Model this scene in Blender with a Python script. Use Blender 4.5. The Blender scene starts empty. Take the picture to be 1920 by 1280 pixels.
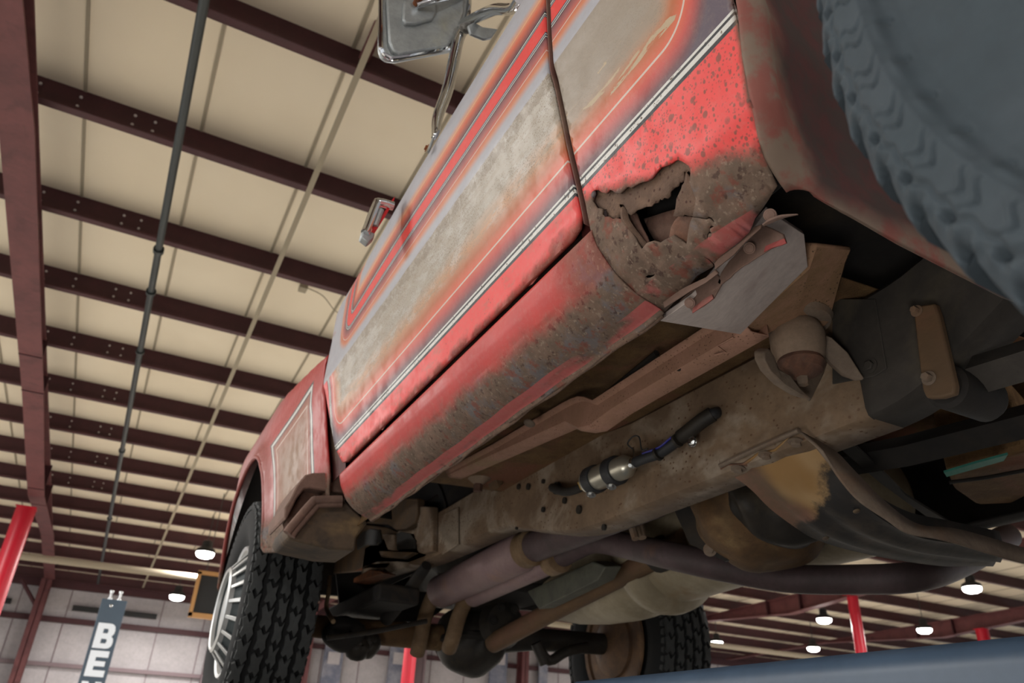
import bpy, bmesh, math, random
import numpy as np
from mathutils import Vector, Matrix
from mathutils.geometry import delaunay_2d_cdt

random.seed(7); rng = np.random.default_rng(7)
SC = bpy.context.scene
COL = SC.collection
PI = math.pi

# ------------------------------------------------------------------ camera
EYE = np.array([0.0, 0.0, 1.25])                 # eye height above the shop floor
F = 1430.0
VX = np.array([0.88899623, -0.25289709, -0.38174436])
VY = np.array([-0.4562747, -0.41872837, -0.78516237]) + 0.014 * np.array([0.03871809, 0.87218669, -0.48763849])
VY = VY / np.linalg.norm(VY)
VX = VX - VY * VX.dot(VY); VX = VX / np.linalg.norm(VX)
CAM = np.array([VX, VY, np.cross(VX, VY)])       # rows: world axes seen from the camera

cd = bpy.data.cameras.new('camera'); cam = bpy.data.objects.new('camera', cd); COL.objects.link(cam)
cd.sensor_width = 36.0; cd.lens = F / 1920 * 36; cd.clip_start = 0.02; cd.clip_end = 200
cd.dof.use_dof = True; cd.dof.focus_distance = 0.95; cd.dof.aperture_fstop = 9.0
mw = Matrix.Identity(4)
for i in range(3):
    for j in range(3): mw[i][j] = CAM[i][j]
    mw[i][3] = EYE[i]
cam.matrix_world = mw
SC.camera = cam

# ------------------------------------------------------------------ world, lights, exposure
SC.view_settings.view_transform = 'Standard'; SC.view_settings.look = 'None'
SC.view_settings.gamma = 1.0; SC.view_settings.use_curve_mapping = False
SC.view_settings.exposure = 0.22
SC.cycles.use_denoising = True
SC.cycles.max_bounces = 8; SC.cycles.diffuse_bounces = 5
wd = bpy.data.worlds.new('world'); SC.world = wd; wd.use_nodes = True
wd.node_tree.nodes['Background'].inputs[0].default_value = (0.93, 0.96, 1.0, 1)
wd.node_tree.nodes['Background'].inputs[1].default_value = 0.9

def lamp(name, loc, power, size, color=(1, 0.97, 0.93), to=None, parent=None, shape='DISK'):
    ld = bpy.data.lights.new(name, 'AREA'); ld.energy = power; ld.size = size; ld.shape = shape; ld.color = color
    o = bpy.data.objects.new(name, ld); COL.objects.link(o)
    o.location = loc
    if to is not None:
        o.rotation_euler = (Vector(to) - Vector(loc)).to_track_quat('-Z', 'Y').to_euler()
    if parent: o.parent = parent
    return o

# high bay lamps above and behind the camera (same row as those in view)
for lx, ly, lz, pw in ((-3.4, -3.0, 4.6, 125), (-3.4, 4.5, 4.6, 130), (-7, 1.0, 4.6, 260), (1.6, -6.0, 4.6, 200),
                       (-5, 12, 4.6, 470), (9, 4, 4.6, 390), (9, 12, 4.6, 480), (3, 18, 4.6, 390), (-9, 8, 4.6, 470), (3.4, 9.5, 4.6, 230)):
    lamp('high_bay_lamp', (lx, ly, lz), pw, 1.2)

# unseen fill light, added low on the left to brighten the underside
lamp('fill_light', (-1.0, -.6, .15), 15, .5, to=(.8, .9, 1.75))

# ------------------------------------------------------------------ survey: points of the photograph put at their real depth
def ray(u, v): return CAM @ np.array([u - 960.0, 640.0 - v, -F])
def ax(u, v, x): r = ray(u, v); return r * x / r[0]
def ay(u, v, y): r = ray(u, v); return r * y / r[1]
def az(u, v, z): r = ray(u, v); return r * z / r[2]

PROF = np.array([(.40, .53), (.48, .515), (.486, .505), (.497, .475), (.52, .445), (.555, .424), (.585, .4165), (.6175, .411), (.657, .402),
                 (.715, .388), (.768, .377), (.819, .366), (.845, .358), (.907, .353), (.991, .348), (1.06, .348), (1.11, .358),
                 (1.15, .38), (1.18, .42), (1.2, .47)])
def xside(z): return np.interp(z, PROF[:, 0], PROF[:, 1])
def onside(u, v):
    r = ray(u, v); t = np.linspace(.3, 6, 8000) / np.linalg.norm(r)
    g = r[0] * t - xside(r[2] * t)
    i = np.where((g[:-1] < 0) & (g[1:] >= 0) & (r[2] * t[:-1] > .46) & (r[2] * t[:-1] < 1.19))[0]
    return r * t[i[0]]
def yz(u, v): p = onside(u, v); return (p[1], p[2])

# ------------------------------------------------------------------ node helpers
class V:
    """a value in the current material's node tree"""
    tree = None
    def __init__(s, k): s.k = k
    @staticmethod
    def node(t): return V.tree.nodes.new(t)
    @staticmethod
    def put(inp, v):
        if isinstance(v, V): V.tree.links.new(v.k, inp)
        elif isinstance(v, (tuple, list)): inp.default_value = tuple(v) + ((1.0,) if len(v) == 3 and len(inp.default_value) == 4 else ())
        else: inp.default_value = v
    @staticmethod
    def m(op, *a):
        n = V.node('ShaderNodeMath'); n.operation = op
        for i, x in enumerate(a): V.put(n.inputs[i], x)
        return V(n.outputs[0])
    def __add__(s, o): return V.m('ADD', s, o)
    def __radd__(s, o): return V.m('ADD', o, s)
    def __sub__(s, o): return V.m('SUBTRACT', s, o)
    def __rsub__(s, o): return V.m('SUBTRACT', o, s)
    def __mul__(s, o): return V.m('MULTIPLY', s, o)
    def __rmul__(s, o): return V.m('MULTIPLY', o, s)
def vmax(a, b): return V.m('MAXIMUM', a, b)
def vmin(a, b): return V.m('MINIMUM', a, b)
def step(x, a, b):            # smooth 0..1 as x runs from a to b
    n = V.node('ShaderNodeMapRange'); n.interpolation_type = 'SMOOTHSTEP'
    V.put(n.inputs[0], x); n.inputs[1].default_value = a; n.inputs[2].default_value = b
    if a > b:
        n.inputs[1].default_value = b; n.inputs[2].default_value = a; n.inputs[3].default_value = 1; n.inputs[4].default_value = 0
    return V(n.outputs[0])
def band(x, a, b): return V.m('GREATER_THAN', x, a) * V.m('LESS_THAN', x, b)
def mixc(f, a, b):
    n = V.node('ShaderNodeMix'); n.data_type = 'RGBA'
    V.put(n.inputs[0], f); V.put(n.inputs[6], a); V.put(n.inputs[7], b)
    return V(n.outputs[2])
def coords():
    n = V.node('ShaderNodeTexCoord'); return V(n.outputs['Object'])
def xyz(v):
    n = V.node('ShaderNodeSeparateXYZ'); V.put(n.inputs[0], v); return [V(o) for o in n.outputs]
def stretch(v, s, off=(0, 0, 0)):
    n = V.node('ShaderNodeMapping'); V.put(n.inputs[0], v); n.inputs[3].default_value = s; n.inputs[1].default_value = off; return V(n.outputs[0])
def noise(v, scale, detail=5, rough=.6, dist=0.0):
    n = V.node('ShaderNodeTexNoise'); V.put(n.inputs['Vector'], v)
    n.inputs['Scale'].default_value = scale; n.inputs['Detail'].default_value = detail; n.inputs['Roughness'].default_value = rough
    n.inputs['Distortion'].default_value = dist
    return V(n.outputs[0])
def spots(v, scale, rand=1.0):
    n = V.node('ShaderNodeTexVoronoi'); V.put(n.inputs['Vector'], v); n.inputs['Scale'].default_value = scale
    n.inputs['Randomness'].default_value = rand
    return V(n.outputs[0])
def ramp(f, stops, mode='LINEAR'):
    n = V.node('ShaderNodeValToRGB'); cr = n.color_ramp; cr.interpolation = mode
    while len(cr.elements) > 1: cr.elements.remove(cr.elements[0])
    cr.elements[0].position = stops[0][0]; cr.elements[0].color = (*stops[0][1], 1)
    for p, c in stops[1:]:
        e = cr.elements.new(p); e.color = (*c, 1)
    V.put(n.inputs[0], f); return V(n.outputs[0])
def C(r, g, b):
    return tuple(((c / 255) / 12.92 if c / 255 <= .04045 else ((c / 255 + .055) / 1.055) ** 2.4) for c in (r, g, b))
def new_mat(name):
    m = bpy.data.materials.new(name); m.use_nodes = True; V.tree = m.node_tree
    return m, m.node_tree.nodes['Principled BSDF']
def finish(m, b, col, rough=.6, metal=0.0, bump=None, bump_d=.002, bump_s=.5, spec=.5, coat=0.0):
    V.put(b.inputs['Base Color'], col); V.put(b.inputs['Roughness'], rough); V.put(b.inputs['Metallic'], metal)
    b.inputs['Specular IOR Level'].default_value = spec
    if coat: b.inputs['Coat Weight'].default_value = coat; b.inputs['Coat Roughness'].default_value = .15
    if bump is not None:
        n = V.node('ShaderNodeBump'); n.inputs['Strength'].default_value = bump_s; n.inputs['Distance'].default_value = bump_d
        V.put(n.inputs['Height'], bump); V.tree.links.new(n.outputs[0], b.inputs['Normal'])
    return m
def surf(name, a, b2, scale=12, rough=.7, metal=0.0, c3=None, c3amt=.5, c3scale=4, speck=None, spscale=160, spr=.25, bump_s=.5, bump_d=.002, spec=.4, sx=(1, 1, 1)):
    m, b = new_mat(name); co = stretch(coords(), sx)
    n1 = noise(co, scale, 7, .68, .3); col = mixc(step(n1, .35, .65), a, b2)
    if c3 is not None: col = mixc(step(noise(co, c3scale, 4, .62, .4), .62 - .2 * c3amt, .78 - .2 * c3amt), col, c3)
    if speck is not None: col = mixc(step(spots(co, spscale), spr, spr * .6) * step(noise(co, 14, 2), .42, .58), col, speck)
    fine = noise(co, scale * 9, 4, .7)
    col = mixc(step(fine, .3, .75) * .35, col, tuple(c * .55 for c in (a if isinstance(a, tuple) else (0.1, 0.1, 0.1))))
    return finish(m, b, col, rough, metal, n1 * .6 + fine * .4, bump_d, bump_s, spec)
def flat(name, c, rough=.5, metal=0.0, spec=.5):
    m, b = new_mat(name); return finish(m, b, c, rough, metal, spec=spec)

# ------------------------------------------------------------------ paint
RED = C(208, 60, 57); REDD = C(166, 50, 46); ORANGE = C(166, 92, 56); TAN = C(156, 147, 134); LILAC = C(158, 157, 163)
MUD = C(92, 76, 64); MUDD = C(62, 50, 43); CREAM = C(190, 172, 160); BLK = C(36, 38, 42); WHT = C(196, 194, 188); SLATE = C(84, 72, 82)
def sdbox(a, b, a0, a1, b0, b1, r):
    qa = V.m('ABSOLUTE', a - (a0 + a1) / 2) - ((a1 - a0) / 2 - r); qb = V.m('ABSOLUTE', b - (b0 + b1) / 2) - ((b1 - b0) / 2 - r)
    pa = vmax(qa, 0.0); pb = vmax(qb, 0.0)
    return vmin(vmax(qa, qb), 0.0) + V.m('SQRT', pa * pa + pb * pb) - r
def painted(y, z, co):
    """the airbrushed side stripes, from height z and length y along the cab"""
    lo = sdbox(y, z, .408, 1.805, .697, 2.0, .06)
    lo2 = sdbox(y, z, -3., 1.805, .697, 2.0, .02)
    wob = (noise(co, 9, 3) - .5) * .012
    f = (lo + wob + .12) * (1 / .18)
    g = lambda d: (d + .12) / .18
    col = ramp(f, [(0, TAN), (g(-.075), TAN), (g(-.045), C(176, 132, 98)), (g(-.02), ORANGE), (g(-.003), C(196, 92, 66)), (g(.012), C(178, 72, 64)), (g(.030), C(104, 66, 70)), (g(.04), SLATE), (g(.06), SLATE)])
    dsb = sdbox(y, z, -3., 1.832, .6605, 2.0, .012)
    col = mixc(band(lo, -.0014, .0016), col, CREAM)
    s = dsb
    wear = step(noise(co, 160, 3), .60, .66)
    col = mixc(V.m('GREATER_THAN', s, -.0005), col, WHT)
    col = mixc(band(s, .0028, .0062), col, BLK)
    col = mixc(mixv(band(s, .0000, .0028), band(s, .0062, .0122)) * wear, col, MUD)
    col = mixc(band(s, .0122, .0172), col, BLK)
    col = mixc(V.m('GREATER_THAN', s, .0172), col, RED)
    # upper door: grey-lilac fields carry the lamps' reflection in their colour
    up = sdbox(y, z, -3., 1.69, .966, 3.0, .028)
    w2 = (noise(co, 7, 3) - .5) * .008
    h = lambda d: (d + .1) / .22
    ucol = ramp((up + w2 + .1) * (1 / .22), [(0, LILAC), (h(-.062), LILAC), (h(-.042), C(196, 140, 112)), (h(-.024), C(190, 92, 66)), (h(-.004), C(110, 60, 62)),
                 (h(0.05), C(96, 58, 64)), (h(.066), C(150, 84, 82)), (h(.076), C(178, 92, 78)), (h(.088), C(190, 118, 84)), (h(.104), LILAC), (1, LILAC)])
    ucol = mixc(band(up, .0, .052), ucol, RED)
    for a, b_, c in ((-.001, .002, BLK), (.002, .0045, WHT), (.0045, .007, BLK), (.007, .0088, LILAC), (.0088, .0105, BLK),
                     (.0415, .0435, BLK), (.0435, .0465, LILAC), (.0465, .0492, BLK), (.0492, .0513, WHT), (.0513, .0535, BLK), (.0775, .0795, CREAM), (-.040, -.0385, C(214, 178, 130))):
        ucol = mixc(band(up, a, b_), ucol, c)
    top = V.m('GREATER_THAN', z, .843)
    return mixc(top, col, ucol), lo, s, top
def mixv(a, b): return vmax(a, b)

def paint_mat(name, kind):
    m, b = new_mat(name); co = coords(); x, y, z = xyz(co)
    n1 = noise(co, 22, 6, .65); n2 = noise(co, 5, 4, .6); fine = noise(co, 120, 4, .7)
    if kind == 'rocker':
        col = mixc(step(n2, .3, .7), REDD, C(186, 56, 50))
        dirt = step(z + (n1 - .5) * .030 + (n2 - .5) * .02, .546, .512)
        lip = band(z, .483, .4905) * step(noise(stretch(co, (1, .25, 1)), 14, 4), .38, .5)
        rear = step(y + (n2 - .5) * .12, .80, .66)
        mask = vmax(dirt, rear * .75)
    elif kind == 'fender':
        rr = V.m('SQRT', (y - 2.97) * (y - 2.97) + (z - .47) * (z - .47))
        d = vmax(vmax(2.03 - y, z - .905), .555 - rr)
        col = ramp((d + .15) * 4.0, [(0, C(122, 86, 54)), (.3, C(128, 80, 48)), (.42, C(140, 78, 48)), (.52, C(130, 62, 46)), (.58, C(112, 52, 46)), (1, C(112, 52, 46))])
        col = mixc(V.m('GREATER_THAN', d, -.020), col, BLK)
        col = mixc(V.m('GREATER_THAN', d, -.014), col, WHT)
        col = mixc(V.m('GREATER_THAN', d, .000), col, BLK)
        col = mixc(V.m('GREATER_THAN', d, .008), col, C(158, 36, 31))
        col = mixc(band(d, -.052, -.047), col, CREAM)
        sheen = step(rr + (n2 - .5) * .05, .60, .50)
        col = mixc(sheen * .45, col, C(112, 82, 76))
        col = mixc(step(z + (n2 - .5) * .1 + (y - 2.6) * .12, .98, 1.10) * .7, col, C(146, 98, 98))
        dirt = step(z + (n2 - .5) * .06, .66, .58)
        mask = dirt; lip = None
    else:
        col, lo, s, top = painted(y, z, co)
        red = V.m('GREATER_THAN', s, .017)
        col = mixc(red * step(n2, .35, .7) * .5, col, C(222, 74, 70))
        # weathered airbrush field: speckles and streaks of dirt below the crease
        field = step(lo, -.02, -.05) * V.m('LESS_THAN', z, .845)
        st = noise(stretch(co, (3, .5, 3)), 30, 5, .7)
        col = mixc(field * step(st, .42, .68) * .75, col, C(142, 128, 110))
        col = mixc(field * step(noise(stretch(co, (2, .7, 2)), 16, 5, .7), .5, .62) * .45, col, C(178, 174, 168))
        brk = (z + (noise(co, 26, 5, .7) - .5) * .030)
        col = mixc(field * band(brk, .822, .842) * step(noise(co, 70, 3), .38, .55) * .45, col, C(112, 96, 78))
        col = mixc(field * vmax(step(spots(co, 170), .24, .13) * step(n2, .36, .52), step(spots(co, 300), .33, .22) * step(n1, .40, .52)) * .8, col, C(108, 90, 70))
        if kind == 'corner':
            col = mixc(field * step(noise(co, 4, 4), .2, .5) * .85, col, C(138, 126, 112))
            patch = noise(stretch(co, (1, .55, 2.4), (0, .2, .13)), 15, 6, .65, .8)
            col = mixc(step(patch, .56, .58) * band(z, .715, .765) * V.m('LESS_THAN', lo, -.008), col, C(168, 148, 120))
            scr = step(noise(stretch(co, (1, 9, 1.2)), 6, 4, .7), .68, .72) * band(z, .63, .72) * band(y, .5, .64)
            col = mixc(scr * .8, col, C(140, 120, 100))
            # rust pocks in the red
            sp = step(spots(stretch(co, (1, 1.15, .8)), 120), .30, .20) * step(noise(co, 45, 3), .30, .42)
            sp2 = step(spots(stretch(co, (1, .9, .8)), 62), .26, .18) * step(n1, .38, .52)
            col = mixc(red * vmax(sp, sp2) * .85, col, C(116, 62, 50))
            sp3 = step(spots(co, 230), .34, .22) * step(noise(co, 30, 3), .34, .5)
            col = mixc(red * sp3 * .7, col, C(128, 58, 50))
            # dried mud along the lower and rear edges
            edge = z * .78 + y * .62                   # grows up and forward
            low = step(z + (n2 - .5) * .035 + (n1 - .5) * .03 - (y - .40) * .42, .536, .514)
            back = step(y + (z - .55) * .16 + (n1 - .5) * .012, .391, .380)
            mask = vmax(low, back)
            lip = band(z + (noise(stretch(co, (1, .3, 1)), 9, 3) - .5) * .012, .490, .4975) * step(noise(co, 14, 3), .45, .55) * .8
        else:
            mask = step(z + (n2 - .5) * .05 + (n1 - .5) * .05, .615, .595) * .7
            col = mixc(red * step(noise(stretch(co, (1, .4, 1)), 40, 5, .7), .52, .66) * .45, col, C(150, 96, 80))
            col = mixc(red * step(spots(co, 120), .2, .1) * step(n1, .5, .6) * .8, col, C(110, 60, 50))
            lip = None
    mud = mixc(step(noise(co, 34, 6, .7), .35, .68), MUD, C(112, 90, 76))
    mud = mixc(step(noise(co, 13, 5, .65), .52, .64) * .75, mud, C(94, 92, 95))
    mud = mixc(step(noise(co, 80, 3, .6), .57, .66) * .8, mud, C(64, 44, 37))
    mud = mixc(step(noise(co, 150, 2), .60, .68) * .6, mud, C(134, 116, 100))
    mud = mixc(step(noise(co, 38, 5, .65), .54, .64) * .8, mud, C(112, 62, 50))
    col = mixc(mask, col, mud)
    if lip is not None: col = mixc(lip * .8, col, C(172, 84, 82))
    dust = step(fine, .45, .8) * .18
    col = mixc(dust, col, C(150, 130, 112))
    rough = .42 + mask * .4 + step(n1, .4, .7) * .14
    return finish(m, b, col, rough, 0.0, n1 * mask + fine * .25, .003 if kind == 'corner' else .0012, .35, spec=.35)

M_DOOR = paint_mat('striped_red_paint', 'door'); M_CORNER = paint_mat('rusted_striped_paint', 'corner')
M_ROCK = paint_mat('muddy_red_paint', 'rocker'); M_FEND = paint_mat('fender_paint', 'fender')
M_CRUST = surf('flaking_rust', C(112, 88, 72), C(92, 72, 60), 30, .9, c3=C(126, 100, 80), c3scale=12, speck=C(70, 44, 36), spscale=120, bump_s=.8, bump_d=.004)
M_INNER = surf('inner_rust', C(104, 80, 68), C(84, 58, 48), 26, .9, c3=C(120, 84, 66), c3scale=9, bump_s=.7)
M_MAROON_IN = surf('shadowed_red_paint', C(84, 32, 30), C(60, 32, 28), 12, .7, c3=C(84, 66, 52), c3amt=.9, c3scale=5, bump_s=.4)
def back_mat():
    m, b = new_mat('shaded_dirty_cab_back'); co = coords(); x, y, z = xyz(co)
    n1 = noise(co, 18, 6, .65); col = mixc(step(n1, .4, .6), C(66, 24, 23), C(50, 32, 28))  # dark red base has the shade near the tyre painted in
    mud = step(x - .35 * (.70 - z) * V.m('GREATER_THAN', .70, z) + (noise(co, 9, 4) - .5) * .06, .455, .415)
    low = step(z + (noise(co, 8, 4) - .5) * .05, .515, .480) * .9
    col = mixc(vmax(mud, low), col, mixc(step(noise(co, 26, 5), .4, .62), C(112, 94, 80), C(120, 66, 56)))
    return finish(m, b, col, .75, 0, n1, .003, .4)
M_BACK = back_mat()
M_MUD = surf('dried_mud', C(124, 98, 86), C(104, 82, 72), 16, .85, c3=C(132, 104, 92), bump_s=.4)
M_FRAME = surf('rusty_frame_steel', C(126, 104, 82), C(104, 85, 67), 10, .8, c3=C(150, 136, 120), c3scale=6, c3amt=.8, speck=C(84, 56, 36), spscale=90, bump_s=.5, sx=(1, .8, 1))
M_FRAMEF = surf('dark_frame_steel', C(86, 70, 54), C(104, 78, 50), 9, .85, c3=C(66, 56, 46), bump_s=.6)
M_REAR = surf('undercoated_frame', C(66, 61, 56), C(52, 48, 44), 9, .8, c3=C(84, 76, 62), c3amt=.4, bump_s=.4)
M_PINK = surf('faded_red_oxide', C(172, 130, 110), C(158, 120, 98), 12, .8, c3=C(154, 128, 96), c3amt=.3, speck=C(96, 66, 50), bump_s=.35)
M_CROSS = surf('oxide_brown_steel', C(172, 132, 104), C(150, 118, 86), 26, .85, c3=C(146, 96, 80), c3amt=.4, c3scale=5, speck=C(84, 66, 44), spscale=150, bump_s=.5)
M_FLOOR = surf('rusty_floor_pan', C(120, 92, 58), C(96, 70, 44), 20, .85, c3=C(124, 80, 60), c3amt=.7, c3scale=6, bump_s=1, bump_d=.006)
M_SILVER = surf('bare_grey_panel', C(214, 199, 191), C(196, 180, 173), 14, .6, c3=C(146, 112, 106), c3amt=.15, c3scale=5, bump_s=.25, sx=(1, .6, 1))
M_BUSH = surf('dusty_rubber', C(146, 126, 108), C(132, 112, 94), 18, .9, bump_s=.3)
M_PLATE = surf('dusty_steel_plate', C(128, 112, 97), C(108, 93, 80), 20, .8, c3=C(126, 98, 76), bump_s=.4)
M_OCHRE = surf('ochre_rust', C(104, 78, 50), C(82, 62, 42), 16, .85, c3=C(144, 120, 84), c3amt=.3, speck=C(72, 50, 34), bump_s=.5)
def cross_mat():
    m, b = new_mat('dark_ended_crossmember'); co = coords(); x, y, z = xyz(co)
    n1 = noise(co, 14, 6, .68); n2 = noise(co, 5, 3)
    pale = mixc(step(n2, .35, .6), C(164, 136, 98), C(142, 108, 64)); brown = mixc(step(n1, .35, .65), C(116, 82, 66), C(96, 76, 58)); dark_end = mixc(step(n1, .4, .7), C(30, 27, 25), C(60, 52, 44))
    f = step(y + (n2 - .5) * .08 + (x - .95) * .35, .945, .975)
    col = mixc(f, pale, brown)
    col = mixc(step(x + (n1 - .5) * .08 - (y - .9) * .55, 1.012, 1.03), col, dark_end)  # darker away from the rail, past a ragged slanting edge
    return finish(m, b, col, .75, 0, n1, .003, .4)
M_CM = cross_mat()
M_BEAM = surf('grimy_crossmember', C(92, 76, 60), C(60, 52, 46), 9, .8, c3=C(132, 108, 76), c3amt=.35, c3scale=5, bump_s=.5)
M_PURP = surf('heat_stained_steel', C(150, 126, 124), C(138, 114, 116), 8, .55, metal=.0, c3=C(156, 124, 112), c3amt=.35, bump_s=.15)
M_PIPE = surf('dark_exhaust_steel', C(86, 70, 72), C(70, 58, 58), 12, .6, c3=C(104, 76, 60), c3amt=.2, bump_s=.25)
M_TANP = surf('tan_rusted_pipe', C(128, 104, 78), C(104, 82, 58), 14, .7, c3=C(150, 128, 98), bump_s=.3)
M_SHAFT = surf('brown_shaft_steel', C(110, 84, 58), C(94, 74, 54), 12, .75, c3=C(120, 82, 66), sx=(1, .4, 1), bump_s=.3)
M_ALU = surf('dull_aluminium', C(172, 160, 136), C(152, 140, 116), 7, .6, c3=C(140, 116, 84), c3amt=.3, c3scale=4, bump_s=.2)
M_GREASE = surf('oily_black_iron', C(34, 31, 28), C(48, 42, 35), 14, .6, c3=C(72, 62, 45), c3amt=.25, bump_s=.4)
M_DARK = surf('shade_dark_steel', C(40, 36, 33), C(30, 28, 27), 10, .8, c3=C(56, 47, 36), c3amt=.4, bump_s=.4)  # near-black steel, with deep underside shade put into the colour
M_OLIVE = surf('green_grey_cast', C(96, 96, 84), C(80, 80, 72), 16, .7, bump_s=.3)
M_TEAL = surf('teal_painted_strip', C(60, 132, 116), C(50, 110, 98), 16, .6, bump_s=.1)
M_STEEL = surf('plain_steel', C(150, 148, 142), C(122, 118, 112), 20, .4, metal=.6, bump_s=.2)
M_ZINC = flat('bright_zinc', C(200, 202, 202), .25, 1.0)
M_FILTER = flat('satin_filter_body', C(186, 182, 168), .32, .75)
M_BRASS = flat('brass', C(186, 150, 70), .35, .8)
M_BLKRUB = surf('black_rubber', C(40, 42, 46), C(52, 52, 54), 20, .55, bump_s=.2)
M_BLUE = flat('blue_wire_plastic', C(40, 40, 130), .4)
M_TYRE = surf('tyre_rubber', C(58, 60, 60), C(48, 50, 50), 20, .75, bump_s=.3)
M_TYRED = surf('tyre_groove_rubber', C(22, 23, 24), C(18, 19, 20), 20, .85, bump_s=.2)  # darker than the tread blocks: groove shade put into the colour
M_TYREB = surf('dusty_blue_grey_tyre', C(60, 68, 74), C(52, 62, 68), 6, .85, c3=C(66, 69, 77), bump_s=.15)
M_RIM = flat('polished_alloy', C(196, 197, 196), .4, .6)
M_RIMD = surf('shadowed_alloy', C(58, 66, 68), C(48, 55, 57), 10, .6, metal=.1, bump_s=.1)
M_RIMR = surf('rusted_wheel', C(104, 78, 56), C(76, 58, 46), 12, .7, c3=C(126, 96, 68), bump_s=.4)
M_CHROME = flat('chrome', C(214, 216, 218), .07, 1.0)
M_CHROMED = surf('brushed_chrome', C(170, 174, 174), C(152, 156, 156), 12, .45, metal=.55, c3=C(170, 168, 150), c3amt=.2, bump_s=.05)
M_RUST = surf('orange_rust', C(140, 82, 44), C(104, 62, 40), 40, .9, bump_s=.5)
M_REDPLATE = flat('plain_red', C(196, 24, 30), .3)
# building
def roof_mat():
    m, b = new_mat('cream_roof_liner'); co = coords()
    col = mixc(step(noise(co, .6, 3), .3, .7), C(222, 210, 188), C(216, 203, 180))
    return finish(m, b, col, .85, 0, None, spec=.2)
M_ROOF = roof_mat()
M_PURL = surf('maroon_primer_steel', C(74, 38, 42), C(66, 34, 38), 3, .6, bump_s=.05)
M_RAFT = surf('rafter_primer_steel', C(106, 60, 60), C(94, 52, 53), 2, .6, c3=C(84, 46, 47), bump_s=.05)
M_ROD = flat('galvanised_strip', C(150, 140, 122), .9, spec=.1)
M_BPIPE = flat('black_iron_pipe', C(40, 46, 46), .45)
M_POST = flat('signal_red_paint', C(184, 14, 40), .4)
M_WALL = surf('pale_wall_panel', C(190, 184, 186), C(180, 174, 176), 1.5, .8, bump_s=.03)
M_GIRT = flat('grey_girt_steel', C(124, 106, 110), .6)
M_CONC = surf('sealed_concrete', C(190, 187, 181), C(178, 175, 169), 1.5, .5, bump_s=.03)
M_LIFT = flat('slate_grey_powder_coat', C(70, 84, 98), .5)
M_LETTER = flat('white_vinyl', C(226, 232, 240), .5)
M_ARM = surf('blue_grey_enamel', C(62, 79, 98), C(58, 74, 93), 2, .4, bump_s=.02)
M_WOOD = flat('tan_wood_edge', C(176, 130, 78), .6)
M_BLACKB = flat('black_panel_face', C(22, 22, 22), .6)
M_DOORG = surf('blue_grey_door', C(104, 108, 126), C(150, 150, 160), 2.0, .5, bump_s=.02)

def emit(name, c, s):
    m = bpy.data.materials.new(name); m.use_nodes = True; nt = m.node_tree
    e = nt.nodes.new('ShaderNodeEmission'); e.inputs[0].default_value = (*c, 1); e.inputs[1].default_value = s
    nt.links.new(e.outputs[0], nt.nodes['Material Output'].inputs[0]); return m
M_LED = emit('led_diffuser', (1, .97, .93), 22)

# ------------------------------------------------------------------ mesh helpers
class MB:
    def __init__(s): s.v = []; s.f = []
    def add(s, v, f):
        o = len(s.v); s.v += [tuple(map(float, p)) for p in v]; s.f += [tuple(i + o for i in q) for q in f]; return s
def plate(pts, t):
    n = len(pts); t = np.array(t, float); v = [np.array(p, float) for p in pts]; v = v + [p + t for p in v]
    f = [tuple(range(n)), tuple(range(2 * n - 1, n - 1, -1))] + [(i, i + n, (i + 1) % n + n, (i + 1) % n) for i in range(n)]
    return v, f
def box(x0, x1, y0, y1, z0, z1): return plate([(x0, y0, z0), (x1, y0, z0), (x1, y1, z0), (x0, y1, z0)], (0, 0, z1 - z0))
def rail(sec0, sec1):          # prism between two equal sections
    n = len(sec0); return list(sec0) + list(sec1), [tuple(range(n)), tuple(range(2 * n - 1, n - 1, -1))] + [(i, i + n, (i + 1) % n + n, (i + 1) % n) for i in range(n)]
def curve(pts, k=6):
    P = [np.array(p, float) for p in pts]
    if len(P) < 3: return P
    Q = [2 * P[0] - P[1]] + P + [2 * P[-1] - P[-2]]; out = []
    for i in range(1, len(Q) - 2):
        a, b, c, d = Q[i - 1:i + 3]
        for j in range(k):
            t = j / k; out.append(.5 * ((2 * b) + (c - a) * t + (2 * a - 5 * b + 4 * c - d) * t * t + (3 * b - a - 3 * c + d) * t ** 3))
    out.append(P[-1]); return out
def tube(path, r, n=12, squash=1.0):
    P = [np.array(p, float) for p in path]; R = r if isinstance(r, (list, tuple, np.ndarray)) else [r] * len(P)
    if len(R) != len(P): R = np.interp(np.linspace(0, 1, len(P)), np.linspace(0, 1, len(R)), R)
    T = [P[min(i + 1, len(P) - 1)] - P[max(i - 1, 0)] for i in range(len(P))]
    T = [t / (np.linalg.norm(t) + 1e-12) for t in T]
    u = np.cross(T[0], (0, 0, 1.0));
    if np.linalg.norm(u) < .1: u = np.cross(T[0], (1.0, 0, 0))
    u /= np.linalg.norm(u); v = []; f = []
    for i, (p, t, rr) in enumerate(zip(P, T, R)):
        u = u - t * u.dot(t); u /= np.linalg.norm(u); w = np.cross(t, u)
        for k in range(n):
            a = 2 * PI * k / n; v.append(p + rr * (math.cos(a) * u + squash * math.sin(a) * w))
    for i in range(len(P) - 1):
        for k in range(n): f.append((i * n + k, i * n + (k + 1) % n, (i + 1) * n + (k + 1) % n, (i + 1) * n + k))
    f.append(tuple(range(n - 1, -1, -1))); f.append(tuple(range((len(P) - 1) * n, len(P) * n)))
    return v, f
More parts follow.
